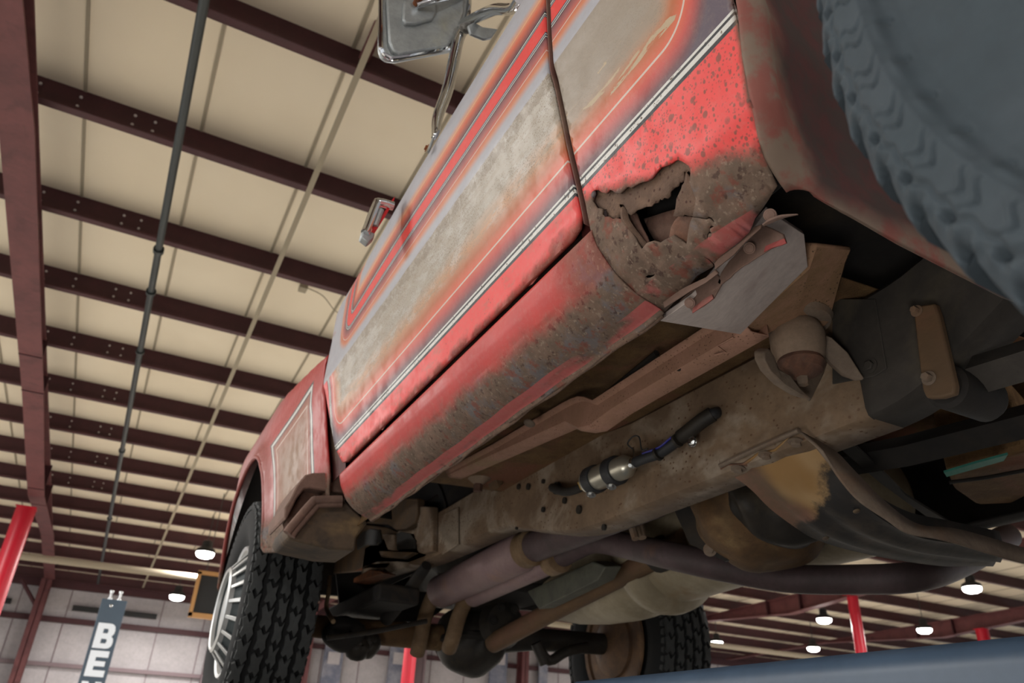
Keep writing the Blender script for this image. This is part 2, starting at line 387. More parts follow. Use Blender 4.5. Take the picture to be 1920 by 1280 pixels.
def lathe(prof, o, d, n=32):    # prof: (radius, height along d)
    o = np.array(o, float); d = np.array(d, float); d /= np.linalg.norm(d)
    u = np.cross(d, (0, 0, 1.0));
    if np.linalg.norm(u) < .1: u = np.cross(d, (1.0, 0, 0))
    u /= np.linalg.norm(u); w = np.cross(d, u); v = []; f = []
    for r, h in prof:
        for k in range(n):
            a = 2 * PI * k / n; v.append(o + d * h + r * (math.cos(a) * u + math.sin(a) * w))
    for i in range(len(prof) - 1):
        for k in range(n): f.append((i * n + k, i * n + (k + 1) % n, (i + 1) * n + (k + 1) % n, (i + 1) * n + k))
    if prof[0][0] > 1e-5: f.append(tuple(range(n - 1, -1, -1)))
    if prof[-1][0] > 1e-5: f.append(tuple(range((len(prof) - 1) * n, len(prof) * n)))
    return v, f
def grid(fn, nu, nv):
    v = [fn(i / nu, j / nv) for i in range(nu + 1) for j in range(nv + 1)]
    f = [(i * (nv + 1) + j, i * (nv + 1) + j + 1, (i + 1) * (nv + 1) + j + 1, (i + 1) * (nv + 1) + j) for i in range(nu) for j in range(nv)]
    return v, f

BASE = EYE.copy()
def mk(name, vf, mat, parent=None, label=None, smooth=True, bevel=0, solid=0, angle=38, kind=None, loc=None):
    v, f = (vf.v, vf.f) if isinstance(vf, MB) else vf
    me = bpy.data.meshes.new(name); me.from_pydata([tuple(map(float, p)) for p in v], [], [tuple(q) for q in f])
    bm = bmesh.new(); bm.from_mesh(me); bmesh.ops.recalc_face_normals(bm, faces=bm.faces) if not solid else None; bm.to_mesh(me); bm.free()
    if smooth:
        me.polygons.foreach_set('use_smooth', [True] * len(me.polygons)); me.set_sharp_from_angle(angle=math.radians(angle))
    me.materials.append(mat); me.update()
    o = bpy.data.objects.new(name, me); COL.objects.link(o)
    if parent is None: o.location = BASE if loc is None else loc
    elif parent.type == 'EMPTY': o.parent = parent; o.location = Vector(BASE) - parent.location
    else: o.parent = parent
    if bevel:
        b = o.modifiers.new('bevel', 'BEVEL'); b.width = bevel; b.segments = 2; b.limit_method = 'ANGLE'; b.angle_limit = math.radians(40)
    if solid:
        s = o.modifiers.new('thickness', 'SOLIDIFY'); s.thickness = solid; s.offset = -1
    if label: o['label'] = label
    if kind: o['kind'] = kind
    return o
def tag(o, label=None, cat=None, group=None, kind=None):
    for k, x in (('label', label), ('category', cat), ('group', group), ('kind', kind)):
        if x: o[k] = x
    return o
def empty(name, rel):
    e = bpy.data.objects.new(name, None); COL.objects.link(e); e.location = BASE + np.array(rel); e.empty_display_size = .1
    return e
def inside(P, poly):
    poly = np.asarray(poly); x, y = P[:, 0], P[:, 1]; c = np.zeros(len(P), bool); j = len(poly) - 1
    for i in range(len(poly)):
        xi, yi = poly[i]; xj, yj = poly[j]
        with np.errstate(divide='ignore', invalid='ignore'):
            c ^= ((yi > y) != (yj > y)) & (x < (xj - xi) * (y - yi) / (yj - yi + 1e-15) + xi)
        j = i
    return c
def dense(poly, s):
    out = []
    for i in range(len(poly)):
        a = np.array(poly[i]); b = np.array(poly[(i + 1) % len(poly)]); k = max(1, int(np.linalg.norm(b - a) / s))
        for t in range(k): out.append(tuple(a + (b - a) * t / k))
    return out
def sheet(outline, holes, s, fx):
    """triangulated sheet in the (y, z) plane with holes, lifted to x = fx(y, z); normals face -x"""
    loops = [dense(outline, s)] + [dense(h, s * .5) for h in holes]
    pts = []; edges = []
    for L in loops:
        o = len(pts); pts += L; edges += [(o + i, o + (i + 1) % len(L)) for i in range(len(L))]
    a = np.array(outline); lo, hi = a.min(0), a.max(0)
    gy, gz = np.meshgrid(np.arange(lo[0], hi[0], s), np.arange(lo[1], hi[1], s * .86)); gy[::2] += s / 2
    G = np.stack([gy.ravel(), gz.ravel()], 1); ok = inside(G, outline)
    for h in holes: ok &= ~inside(G, h)
    B = np.array(pts)
    G = G[ok]; 
    if len(G):
        keep = np.array([np.min(np.abs(B - g).sum(1)) > s * .35 for g in G]); G = G[keep]
    pts += [tuple(g) for g in G]
    r = delaunay_2d_cdt([Vector(p) for p in pts], edges, [], 0, 1e-7)
    vs = np.array([tuple(p) for p in r[0]]); tri = np.array([t for t in r[2] if len(t) == 3])
    cen = vs[tri].mean(1); ok = inside(cen, outline)
    for h in holes: ok &= ~inside(cen, h)
    tri = tri[ok]
    A = vs[tri]; area = (A[:, 1, 0] - A[:, 0, 0]) * (A[:, 2, 1] - A[:, 0, 1]) - (A[:, 2, 0] - A[:, 0, 0]) * (A[:, 1, 1] - A[:, 0, 1])
    tri[area > 0] = tri[area > 0][:, ::-1]
    return [(fx(y, z), y, z) for y, z in vs], [tuple(map(int, t)) for t in tri]
def jag(poly, amp, s):
    return [(p[0] + random.uniform(-amp, amp), p[1] + random.uniform(-amp, amp)) for p in dense(poly, s)]
def hexbolt(c, n, r, h=None, washer=True):
    h = h or r * .7; m = MB()
    if washer: m.add(*lathe([(r * 1.55, 0), (r * 1.55, r * .18), (r * 1.2, r * .2)], c, n, 18))
    c2 = np.array(c, float) + np.array(n, float) / np.linalg.norm(n) * r * .15
    m.add(*lathe([(r, 0), (r, h * .85), (r * .85, h)], c2, n, 6)); return m
def dome(c, n, r): return lathe([(r, 0), (r, r * .2), (r * .85, r * .42), (r * .5, r * .55), (1e-6, r * .6)], c, n, 16)

# ------------------------------------------------------------------ the building
FLOORZ = -EYE[2]
def struct(o): o['kind'] = 'structure'; return o
def roofz(y): return 4.68 - .037 * y                        # underside of the purlins
struct(mk('floor', box(-14, 34, -9, 27, FLOORZ - .2, FLOORZ), M_CONC, smooth=False))
mk('bounce_absorber', box(-1.4, 4.6, -5, 5.5, FLOORZ, FLOORZ + .012), surf('dark_absorber', C(78, 76, 74), C(70, 68, 66), 3, .8), bpy.data.objects['floor'], smooth=False)  # unseen dark slab, added to cut the floor bounce under the truck
PY = [4.35 + 1.505 * k for k in range(-6, 15)]
ceil = struct(mk('ceiling', plate([(-14, -7, roofz(-7) + .27), (34, -7, roofz(-7) + .27), (34, 27, roofz(27) + .27), (-14, 27, roofz(27) + .27)], (0, 0, .12)), M_ROOF, smooth=False))
# purlins: web with a lower and an upper flange
pur = None
for y in PY:
    z = 0.0
    if pur is None:
        m = MB(); m.add(*box(-14, 34, -.006, .006, z, z + .27)); m.add(*box(-14, 34, -.075, 0, z, z + .008)); m.add(*box(-14, 34, -.08, -.072, z, z + .03)); m.add(*box(-14, 34, 0, .075, z + .26, z + .268))
        o = mk('purlin', m, M_PURL, ceil, smooth=False); pur = o
    else:
        o = pur.copy(); COL.objects.link(o)
    o.location = (0, y, roofz(y))
# splice bolts along the purlin webs
bolt0 = None
for y in PY[6:15]:
    for bx in (-1.58, -1.28, -.86, -.70, 6.2, 6.8):
        m = MB()
        if bolt0 is None:
            for dz in (.09, .19): m.add(*lathe([(.013, 0), (.013, .010), (.008, .014)], (0, 0, dz), (0, -1, 0), 8))
            bolt0 = mk('bolt_pair', m, flat('zinc_bolt', C(196, 188, 186), .5), ceil); o = bolt0
        else:
            o = bolt0.copy(); COL.objects.link(o)
        o.location = (bx, y - .008, roofz(y))
a = az(735, -6, 4.9); b = az(682, 113, 4.66); mk('flange_brace', tube([a, b], .045, 4), M_RAFT, ceil)
# strips over the liner seams, running along the roof above the purlins
seam0 = None
for sx in [-1.0 + .93 * k for k in range(-8, 32)]:
    if seam0 is None:
        seam0 = mk('liner_seam', plate([(-.014, -7, roofz(-7) + .262), (.014, -7, roofz(-7) + .262), (.014, 27, roofz(27) + .262), (-.014, 27, roofz(27) + .262)], (0, 0, .006)), M_ROD, ceil, smooth=False); o = seam0
    else: o = seam0.copy(); COL.objects.link(o)
    o.location = (sx + .66, 0, 0)
# bracing strap under the purlins
for x in (.60, 5.1):
    struct(mk('trim_1' if x < 1 else 'trim_2', plate([(x, -7, roofz(-7) - .008), (x + .05, -7, roofz(-7) - .008), (x + .05 + .1, 25, roofz(25) - .008), (x + .1, 25, roofz(25) - .008)], (0, 0, .006)), M_ROD, smooth=False))
# tapered rafters (I section) along the length of the hall
def rafter(n, x):
    sec = [(-7, 3.75), (6, 4.28), (11.2, 4.02), (15.6, 3.66), (20, 3.9), (25, 3.7)]
    m = MB()
    for (ya, za), (yb, zb) in zip(sec[:-1], sec[1:]):
        m.add(*rail([(x - .008, ya, za), (x + .008, ya, za), (x + .008, ya, roofz(ya)), (x - .008, ya, roofz(ya))], [(x - .008, yb, zb), (x + .008, yb, zb), (x + .008, yb, roofz(yb)), (x - .008, yb, roofz(yb))]))
        for h0, h1 in ((za, zb),):
            m.add(*rail([(x - .13, ya, h0 - .02), (x + .13, ya, h0 - .02), (x + .13, ya, h0), (x - .13, ya, h0)], [(x - .13, yb, h1 - .02), (x + .13, yb, h1 - .02), (x + .13, yb, h1), (x - .13, yb, h1)]))
        m.add(*rail([(x - .1, ya, roofz(ya) - .02), (x + .1, ya, roofz(ya) - .02), (x + .1, ya, roofz(ya)), (x - .1, ya, roofz(ya))], [(x - .1, yb, roofz(yb) - .02), (x + .1, yb, roofz(yb) - .02), (x + .1, yb, roofz(yb)), (x - .1, yb, roofz(yb))]))
    r = struct(mk('rafter' , m, M_RAFT, smooth=False))
    for y in (10.2, 11.3, 15.2, 16.4):
        zb = np.interp(y, [a for a, b in sec], [b for a, b in sec])
        mk('stiffener', box(x - .13, x + .13, y - .012, y + .012, zb - .03, roofz(y)), M_PURL, r, smooth=False)
    return r
for n, x in enumerate((-9.1, -1.64, 5.7, 16.2, 22.2, 28.4)): rafter(n, x)
# front wall: pale panels between girts and columns
struct(mk('wall_back', box(-14, 34, -9.2, -9, FLOORZ, 5.2), M_WALL, smooth=False))
wl = struct(mk('wall_front', box(-14, 34, 25.6, 25.8, FLOORZ, 4.1), M_WALL, smooth=False))
k0 = None
for zz, hh in ((.6, .10), (1.55, .10), (2.66, .14), (3.55, .22)):
    mk('girt', box(-14, 34, 25.45, 25.6, zz, zz + hh), M_GIRT if zz < 2 else M_PURL, wl, smooth=False)
for sx in np.arange(-12, 33, 1.22):
    if k0 is None: k0 = mk('panel_joint', box(-.012, .012, 25.585, 25.6, FLOORZ, 3.6), M_GIRT, wl, smooth=False); o = k0
    else: o = k0.copy(); COL.objects.link(o)
    o.location = (sx, 0, 0)
for x in (-9.1, -1.70, 5.7, 13.2, 20.6):
    m = MB(); m.add(*box(x - .13, x + .13, 25.0, 25.02, FLOORZ, 3.7)); m.add(*box(x - .13, x + .13, 25.4, 25.42, FLOORZ, 3.7)); m.add(*box(x - .01, x + .01, 25.0, 25.4, FLOORZ, 3.7))
    mk('column', m, M_RAFT, wl, smooth=False)
# knee braces and the purple-grey stanchion between the bays
for (a, b) in (((-2.6, 25.2, 3.4), (-3.5, 25.3, -.6)), ((-1.7, 25.1, 2.9), (-2.3, 25.1, 3.6))):
    mk('brace', tube([a, b], .05, 8), M_PURL, wl)
for x in (3.05, 9.4):
    m = MB(); m.add(*box(x - .2, x - .14, 25.1, 25.4, FLOORZ, 3.6)); m.add(*box(x + .14, x + .2, 25.1, 25.4, FLOORZ, 3.6)); m.add(*box(x - .2, x + .2, 25.24, 25.28, FLOORZ, 3.6))
    mk('stanchion', m, M_GIRT, wl, smooth=False)
# dark clerestory slots under the eave
for x0 in (-4.6, -.9, 3.5, 6.6, 9.8):
    mk('slot_window', box(x0, x0 + 2.2, 25.42, 25.5, 3.0, 3.14), M_BLACKB, wl, smooth=False)
# far doors seen under the axle
for i, (u0, u1) in enumerate(((604, 640), (728, 762), (918, 950), (1010, 1026))):
    a = ay(u0, 1250, 25.4); b = ay(u1, 1250, 25.4)
    d = struct(mk('door_%d' % (i + 1), box(a[0], b[0], 25.36, 25.44, FLOORZ, a[2] + .75), M_DOORG, smooth=False))
    mk('door_light', box(a[0] + .12, b[0] - .1, 25.33, 25.37, a[2] + .1, a[2] + .45), M_WALL, d, smooth=False)

# ------------------------------------------------------------------ things in the hall
def pipe(name, pts, r, mat, label, cat, group=None, n=12):
    return tag(mk(name, tube(pts, r, n), mat), label, cat, group)
a = az(390, 0, 4.3); e = az(190, 1080, 4.3)
px = -.105 * 4.25
t = pipe('sprinkler_pipe', [(px, -6, 4.45), (px, 25, 3.72)], .034, M_BPIPE, 'long black sprinkler pipe hung below the purlins along the hall', 'pipe')
for y in (7.05, 7.9, 9.4, 13.2, 17.6): mk('coupling', lathe([(.05, -.03), (.05, .03)], (px, y, 4.45 - (y + 6) * .02355), (0, 1, 0), 14), M_BPIPE, t)
for y in (4.3, 8.8, 13.3, 17.9): mk('hanger_rod', tube([(px, y, 4.45 - (y + 6) * .02355), (px, y, roofz(y) + .05)], .008, 6), M_BPIPE, t)
# signal red posts
def post(x, y, ztop, lab, r=.11):
    t = empty('red_post', (x, y, FLOORZ)); tag(t, lab, 'post', 'signal red roof posts')
    mk('shaft', lathe([(r, FLOORZ + .02), (r, ztop)], (x, y, 0), (0, 0, 1), 20), M_POST, t)
    mk('base_plate', box(x - .2, x + .2, y - .2, y + .2, FLOORZ, FLOORZ + .02), M_POST, t, bevel=.004, smooth=False)
    mk('cap_plate', box(x - .16, x + .16, y - .16, y + .16, ztop, ztop + .015), M_POST, t, smooth=False)
    return t
post(-1.74, 15.8, 3.45, 'bright red post under the maroon rafter at the left edge of the photo', .16)
post(5.72, 15.9, 3.5, 'bright red post seen below the front axle', .13)
post(16.2, 13.6, 3.85, 'bright red post seen right of the far front tyre', .13)
post(22.2, 14.4, 3.75, 'bright red post furthest right, cut off by the blue-grey arm', .17)
# high-bay lamps in view
def highbay(u, v, z, lab):
    p = az(u, v, z); t = empty('high_bay_light', (p[0], p[1], p[2])); tag(t, lab, 'lamp', 'round high-bay lamps')
    mk('housing', lathe([(.06, .26), (.09, .24), (.10, .12), (.19, .07), (.20, .0), (.185, .0)], p, (0, 0, 1), 28), M_BLACKB, t)
    mk('diffuser', lathe([(.183, .012), (.183, -.04), (.16, -.08), (.10, -.11), (1e-5, -.12)], p, (0, 0, 1), 28), M_LED, t)
    mk('hanger', tube([(p[0], p[1], p[2] + .25), (p[0], p[1], roofz(p[1]) + .275)], .01, 6), M_BPIPE, t)
    ld = bpy.data.lights.new('lamp_light', 'AREA'); ld.shape = 'DISK'; ld.size = .34; ld.energy = 160; ld.color = (1, .97, .93)
    lo = bpy.data.objects.new('lamp_light', ld); COL.objects.link(lo); lo.parent = t; lo.location = (0, 0, -.16)
for u, v, z, l in ((385, 1036, 3.5, 'lit round lamp just left of the front fender, the upper of two'), (332, 1117, 3.3, 'lit round lamp above the white wall, the lower of two left of the truck'),
                   (1344, 1203, 3.5, 'lit round lamp nearest the far front tyre'), (1545, 1160, 3.5, 'lit round lamp just left of the red post on the right'),
                   (1525, 1214, 3.4, 'lit round lamp lowest on the right, beside the red post foot'), (1733, 1179, 3.5, 'lit round lamp between the two red posts on the right'),
                   (1822, 1101, 3.6, 'lit round lamp highest and furthest right, under the maroon rafters')):
    highbay(u, v, z, l)
# slate grey lift column with its lettering
LY = 12.0
a = ay(192, 1121, LY); b = ay(240, 1123, LY); ztop = a[2]
lc = empty('lift_column', ((a[0] + b[0]) / 2, LY, FLOORZ)); tag(lc, 'slate grey lift column lettered BEN in tall white capitals', 'vehicle lift')
mk('column_shell', box(a[0], b[0], LY, LY + .3, FLOORZ, ztop), M_LIFT, lc, smooth=False, bevel=.006)
for fx in (.30, .66):
    c = np.array([a[0] + (b[0] - a[0]) * fx, LY + .08, ztop])
    mk('stud', lathe([(.035, 0), (.035, .02), (.016, .022), (.016, .09), (.028, .092), (.028, .12), (.012, .125)], c, (0, 0, 1), 12), M_ZINC, lc)
mk('bolt', dome((a[0] + (b[0] - a[0]) * .42, LY - .003, ztop - .085), (0, -1, 0), .022), M_ZINC, lc)
def letter(polys, holes, x0, z0, w, h, name):
    """raised vinyl letter from outlines on a unit square"""
    out = [(x0 + p[0] * w, z0 + p[1] * h) for p in polys]; hs = [[(x0 + p[0] * w, z0 + p[1] * h) for p in q] for q in holes]
    v, f = sheet(out, hs, .02, lambda a_, b_: 0.0)
    v = [(y, LY - .004, z) for _, y, z in v]
    o = mk(name, (v, f), M_LETTER, lc, smooth=False, solid=.003)
W = b[0] - a[0]
Bo = [(0, 0), (.70, 0), (.86, .03), (.97, .12), (1, .26), (.97, .40), (.85, .50), (.95, .60), (.97, .74), (.92, .90), (.80, .98), (.66, 1), (0, 1)]
Bh = [[(.36, .20), (.62, .20), (.66, .26), (.66, .32), (.62, .38), (.36, .38)], [(.36, .60), (.58, .60), (.62, .66), (.62, .72), (.58, .78), (.36, .78)]]
Eo = [(0, 0), (1, 0), (1, .25), (.36, .25), (.36, .40), (.90, .40), (.90, .60), (.36, .60), (.36, .75), (.98, .75), (.98, 1), (0, 1)]
No = [(0, 0), (.32, 0), (.32, .52), (.68, 0), (1, 0), (1, 1), (.68, 1), (.68, .48), (.32, 1), (0, 1)]
zt = [ay(u, v, LY)[2] for u, v in ((180, 1166), (165, 1213), (160, 1221), (148, 1266), (142, 1275))]
hh = zt[0] - zt[1]
letter(Bo, Bh, a[0] + W * .13, zt[1], W * .74, hh, 'letter_b')
letter(Eo, [], a[0] + W * .13, zt[3], W * .74, hh, 'letter_e')
letter(No, [], a[0] + W * .13, zt[4] - hh, W * .74, hh, 'letter_n')
# hanging panel with a tan edge
p0 = ay(358, 1150, 16.); p1 = ay(415, 1080, 16.)
hp = empty('hanging_panel', (p0[0], 16, p0[2])); tag(hp, 'black rectangular panel in a tan frame hanging behind the front fender', 'panel')
mk('panel_face', box(p0[0], p1[0] + .4, 16, 16.12, p0[2], p1[2]), M_BLACKB, hp, smooth=False)
m = MB()
m.add(*box(p0[0] - .04, p0[0] + .02, 15.94, 16.1, p0[2] - .05, p1[2] + .03)); m.add(*box(p0[0] - .04, p1[0] + .44, 15.94, 16.1, p0[2] - .06, p0[2] + .02)); m.add(*box(p0[0] - .04, p1[0] + .44, 15.94, 16.1, p1[2] - .02, p1[2] + .05))
mk('frame', m, M_WOOD, hp, smooth=False)
for dx in (.1, .7): mk('hanger_chain', tube([(p0[0] + dx, 16, p1[2]), (p0[0] + dx, 16, roofz(16) + .275)], .008, 6), M_BPIPE, hp)
# pale conduit spanning the hall, and a small sensor box on a purlin
pipe('air_duct', [(-12, 17.9, 2.92), (1.9, 17.9, 3.02), (9, 17.9, 3.0), (30, 17.9, 3.0)], .07, M_ROD, 'long pale air pipe crossing the hall below the far purlins', 'pipe')
p = az(568, 537, 4.62); sb = empty('junction_box', p); tag(sb, 'small grey junction box with a drooping cable on a purlin', 'junction box')
mk('box_shell', box(p[0] - .04, p[0] + .05, p[1] - .06, p[1] + .06, p[2] - .05, p[2] + .02), M_ROD, sb, bevel=.006)
mk('cable', tube(curve([p + np.array([.05, 0, 0]), p + np.array([.25, .05, -.02]), p + np.array([.5, .2, -.10]), p + np.array([.8, .3, .1])]), .006, 6), M_ROD, sb)
# lift arm beside the lens
arm = empty('lift_arm', (.82, .4, .0)); tag(arm, 'blue-grey enamelled steel lift arm along the bottom right corner', 'vehicle lift')
sec = [(.80, .10), (.806, .118), (.82, .128), (.93, .128), (.95, .11), (.95, -.06), (.80, -.06)]
mk('beam', rail([(x, -.1, z) for x, z in sec], [(x, 1.35, z) for x, z in sec]), M_ARM, arm, bevel=.004)
mk('end_cap', rail([(x, 1.35, z) for x, z in sec], [(.83 + (x - .83) * .8, 1.37, .03 + (z - .03) * .8) for x, z in sec]), M_ARM, arm)

# ------------------------------------------------------------------ the truck: body
truck = empty('pickup_truck', (1.36, 1.35, .0))
tag(truck, 'raised red pickup truck with faded side stripes and a rusted-out cab corner', 'truck')
def T(name, vf, mat, par=None, **k): return mk(name, vf, mat, par or truck, **k)

def bend(y, z):               # the body side narrows a little towards the hood
    s = min(max((y - 1.2) / .7, 0), 1); t = min(max((z - .85) / .13, 0), 1)
    return float(xside(z)) + .012 * s * s * (3 - 2 * s) * t
# door
M_EDGE = surf('door_edge_rust', C(110, 72, 62), C(96, 60, 52), 20, .8, c3=C(120, 96, 80), c3amt=.6, bump_s=.4)
door_out = [(.672, 1.19), (.672, .615), (.680, .600), (.70, .594), (1.72, .596), (1.765, .603), (1.79, .625), (1.822, .657), (1.842, .717), (1.868, .791), (1.886, .84), (1.886, 1.19)]
door = T('door', sheet(door_out, [], .016, lambda y, z: bend(y, z)), M_DOOR, solid=.006, angle=60)
T('door_edge', grid(lambda a, b: (bend(.67, .6 + .59 * b) + .001 + a * .022, .668 + .004 * a, .6 + .59 * b), 3, 40), M_EDGE, solid=.002)
# dark jamb behind the gaps
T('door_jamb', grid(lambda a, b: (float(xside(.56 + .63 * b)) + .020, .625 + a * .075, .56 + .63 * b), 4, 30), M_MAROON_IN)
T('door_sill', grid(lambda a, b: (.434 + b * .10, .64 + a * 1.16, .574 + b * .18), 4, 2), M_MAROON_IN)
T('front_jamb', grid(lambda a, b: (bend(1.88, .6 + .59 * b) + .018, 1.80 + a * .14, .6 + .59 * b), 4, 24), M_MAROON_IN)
T('light_block_panel', box(.50, 2.2, .42, 1.94, 1.17, 1.18), M_DARK)  # added plate, keeps light out of the open-topped cab
# rocker panel
rz = [.580, .581, .5795, .575, .566, .555, .545, .535, .527, .52, .513, .507, .502, .497, .491, .486, .480]
rx = [.47, .424, .4195, .4185, .4205, .424, .429, .435, .440, .445, .452, .459, .466, .475, .490, .505, .511]
def rock(a, b):
    i = b * (len(rz) - 1); y = .652 + a * (1.783 - .652); z = float(np.interp(i, range(len(rz)), rz)); x = float(np.interp(i, range(len(rx)), rx))
    if a == 0: y -= .016 * min(1, max(0, (.575 - z) / .09))
    return (x + (.0018 * math.sin(31 * y + 2) * math.sin(17 * y) if z < .53 else 0), y, z + (.0007 * math.sin(43 * y) + .0005 * math.sin(91 * y) if b > .97 else 0))
T('rocker_panel', grid(rock, 90, 48), M_ROCK, solid=.003, angle=50)
T('rocker_end', plate([(rx[i], 1.783, rz[i]) for i in range(1, len(rz))] + [(.52, 1.783, .60)], (0, -.004, 0)), M_ROCK)
# pinch weld flange under the rocker
T('pinch_flange', grid(lambda a, b: (.509 + .004 * b + .0015 * math.sin(60 * a), .64 + a * 1.14, .483 - .005 * b - .0015 * math.sin(37 * a) * b), 60, 2), M_CRUST, solid=.003)

# cab corner with the torn, rusted-out hole
def zo(x, y): return (1000 + x * .34377, 200 + y * .34375)       # pixel of an enlarged crop of the corner
def zl(P): return [yz(*zo(*p)) for p in P]
holeA = zl([(330, 455), (352, 452), (372, 466), (395, 472), (405, 462), (412, 452), (428, 455), (445, 468), (470, 472), (484, 458), (505, 437), (518, 436), (530, 442), (552, 428), (575, 416), (600, 408), (618, 406), (640, 395), (650, 380), (668, 356), (690, 330), (712, 324), (740, 312), (762, 294), (780, 286),
            (806, 296), (830, 312), (850, 332), (855, 352), (850, 385), (846, 410), (862, 448), (885, 500), (880, 540), (868, 600), (852, 640), (840, 690), (833, 752), (800, 728), (780, 716), (760, 702), (738, 714), (712, 726), (688, 744), (655, 735), (620, 742), (592, 780), (572, 750), (555, 715), (520, 672), (480, 612), (450, 606), (432, 612), (410, 598), (388, 600), (372, 585),
            (376, 556), (345, 552), (322, 515)])
holeB = zl([(613, 930), (630, 920), (655, 922), (673, 916), (664, 930), (645, 936), (622, 937)])
crackC = zl([(862, 598), (900, 603), (945, 610), (958, 600), (975, 607), (992, 628), (985, 632), (970, 616), (958, 611), (945, 617), (900, 609), (864, 605)])
crackD = zl([(975, 650), (992, 655), (972, 668), (978, 685), (994, 700), (970, 702), (966, 735), (960, 700), (970, 684), (964, 665)])
crackE = zl([(940, 820), (962, 832), (985, 856), (992, 885), (987, 886), (978, 860), (956, 838), (938, 826)])
rear_edge = [(.355, 1.19), (.357, .80)] + [yz(*p) for p in ((1384, 50), (1390, 100), (1410, 200), (1440, 310), (1462, 352))]
seam = [yz(*p) for p in ((1240, 580), (1190, 558), (1150, 520), (1120, 470))]
corner_out = [(.654, 1.19), (.356, 1.19)] + rear_edge[1:] + [(.425, .4945), (.452, .4925), (.47, .4895), (.52, .4865), (.56, .488), (.60, .485), (.636, .483)] + seam + [(.655, .585), (.656, .61)]
_n = [(random.uniform(0, 9), random.uniform(0, 9), random.uniform(25, 75), random.uniform(25, 75)) for _ in range(9)]
def lump(y, z): return sum(math.sin(a + y * p) * math.sin(b + z * q) for a, b, p, q in _n) / 9
def cornerx(y, z):
    x = float(xside(z)); m = min(max((.60 - z) / .08, 0), 1)
    x += lump(y, z) * .006 * m
    if z < .53: x -= .004 * math.exp(-((z - .495) / .006) ** 2)          # the rolled lip along the bottom
    return x
corner = T('cab_corner_panel', sheet(corner_out, [holeA, holeB, crackC, crackD, crackE], .0085, cornerx), M_CORNER, solid=.003, angle=70)
def inner(name, P, dx, mat, s=.008, amp=.0, tilt=0, th=.002, lab=None):
    out = zl(P); c = np.mean(out, 0)
    if amp: out = jag(out, amp, .006)
    return T(name, sheet(out, [], s, lambda y, z: float(xside(z)) + dx + tilt * (z - c[1]) + lump(y * 2, z * 2) * .004), mat, solid=th, angle=60, label=lab)
inner('torn_skin_strip', [(318, 430), (420, 430), (500, 412), (600, 385), (690, 305), (780, 262), (850, 290), (880, 340), (850, 352), (838, 346), (825, 348), (815, 333), (805, 345), (795, 337), (786, 346), (790, 392), (776, 400), (765, 398), (757, 418), (740, 428), (728, 440), (715, 452), (712, 476), (700, 488), (680, 484), (668, 495), (655, 490), (648, 512), (630, 520), (620, 532),
      (590, 536), (560, 548), (540, 556), (522, 570), (500, 580), (485, 568), (480, 545), (470, 535), (462, 520), (443, 520), (445, 535), (456, 545), (452, 575), (440, 600), (428, 612), (415, 598), (390, 600), (384, 570), (372, 560), (376, 550), (345, 552), (315, 530)], .007, M_CRUST, amp=.0006, lab='flaking strip of crusted inner metal under the torn red skin')
inner('torn_skin_flap', [(800, 340), (812, 362), (830, 385), (850, 410), (868, 448), (900, 505), (900, 580), (880, 610), (862, 592), (835, 588), (806, 584), (800, 592), (772, 590), (744, 590), (752, 545), (758, 490), (775, 440), (778, 415), (792, 400), (796, 370)], .005, M_CRUST, amp=.0005, tilt=.08, lab='pale triangular flap of torn metal')
inner('lower_skin_lip', [(600, 760), (640, 730), (690, 690), (700, 640), (722, 600), (744, 575), (800, 580), (870, 590), (880, 700), (850, 770), (760, 790), (640, 800)], .012, M_INNER, amp=.0)
inner('inner_brace', [(470, 560), (560, 535), (640, 505), (668, 590), (700, 650), (706, 690), (690, 770), (600, 790), (540, 700)], .034, M_INNER, th=.003, lab='brown inner brace seen through the rust hole')
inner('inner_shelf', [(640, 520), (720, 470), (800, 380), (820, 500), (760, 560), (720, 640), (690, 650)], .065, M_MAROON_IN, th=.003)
inner('inner_skin', [(340, 520), (430, 500), (500, 560), (560, 690), (600, 790), (500, 760), (400, 660), (350, 600)], .016, M_INNER, th=.002)
a = onside(*zo(452, 540)); b = onside(*zo(598, 782)); off = np.array([.004, 0, 0])
T('bent_rod', tube(curve([a + off * 3, (a * .6 + b * .4) + off * .2, b + off * 3], 6), [.0055, .005, .0035], 8, .8), M_CRUST)
T('corner_liner', grid(lambda u, v: (float(xside(.54 + .65 * v)) + .085, .42 + u * .24, .54 + .65 * v), 6, 12), M_DARK, solid=.003)
for (q, rr) in (((335, 480), .006), ):
    p = onside(*zo(*q)); T('grommet', dome(p - np.array([.001, 0, 0]), (-1, 0, -.2), .0045), M_PIPE)
def flatcap(c, n, r): return lathe([(r * 1.1, 0), (r * 1.1, r * .2), (r * .9, r * .26), (r * .86, r * .22), (r * .8, r * .34), (1e-6, r * .4)], c, n, 18)
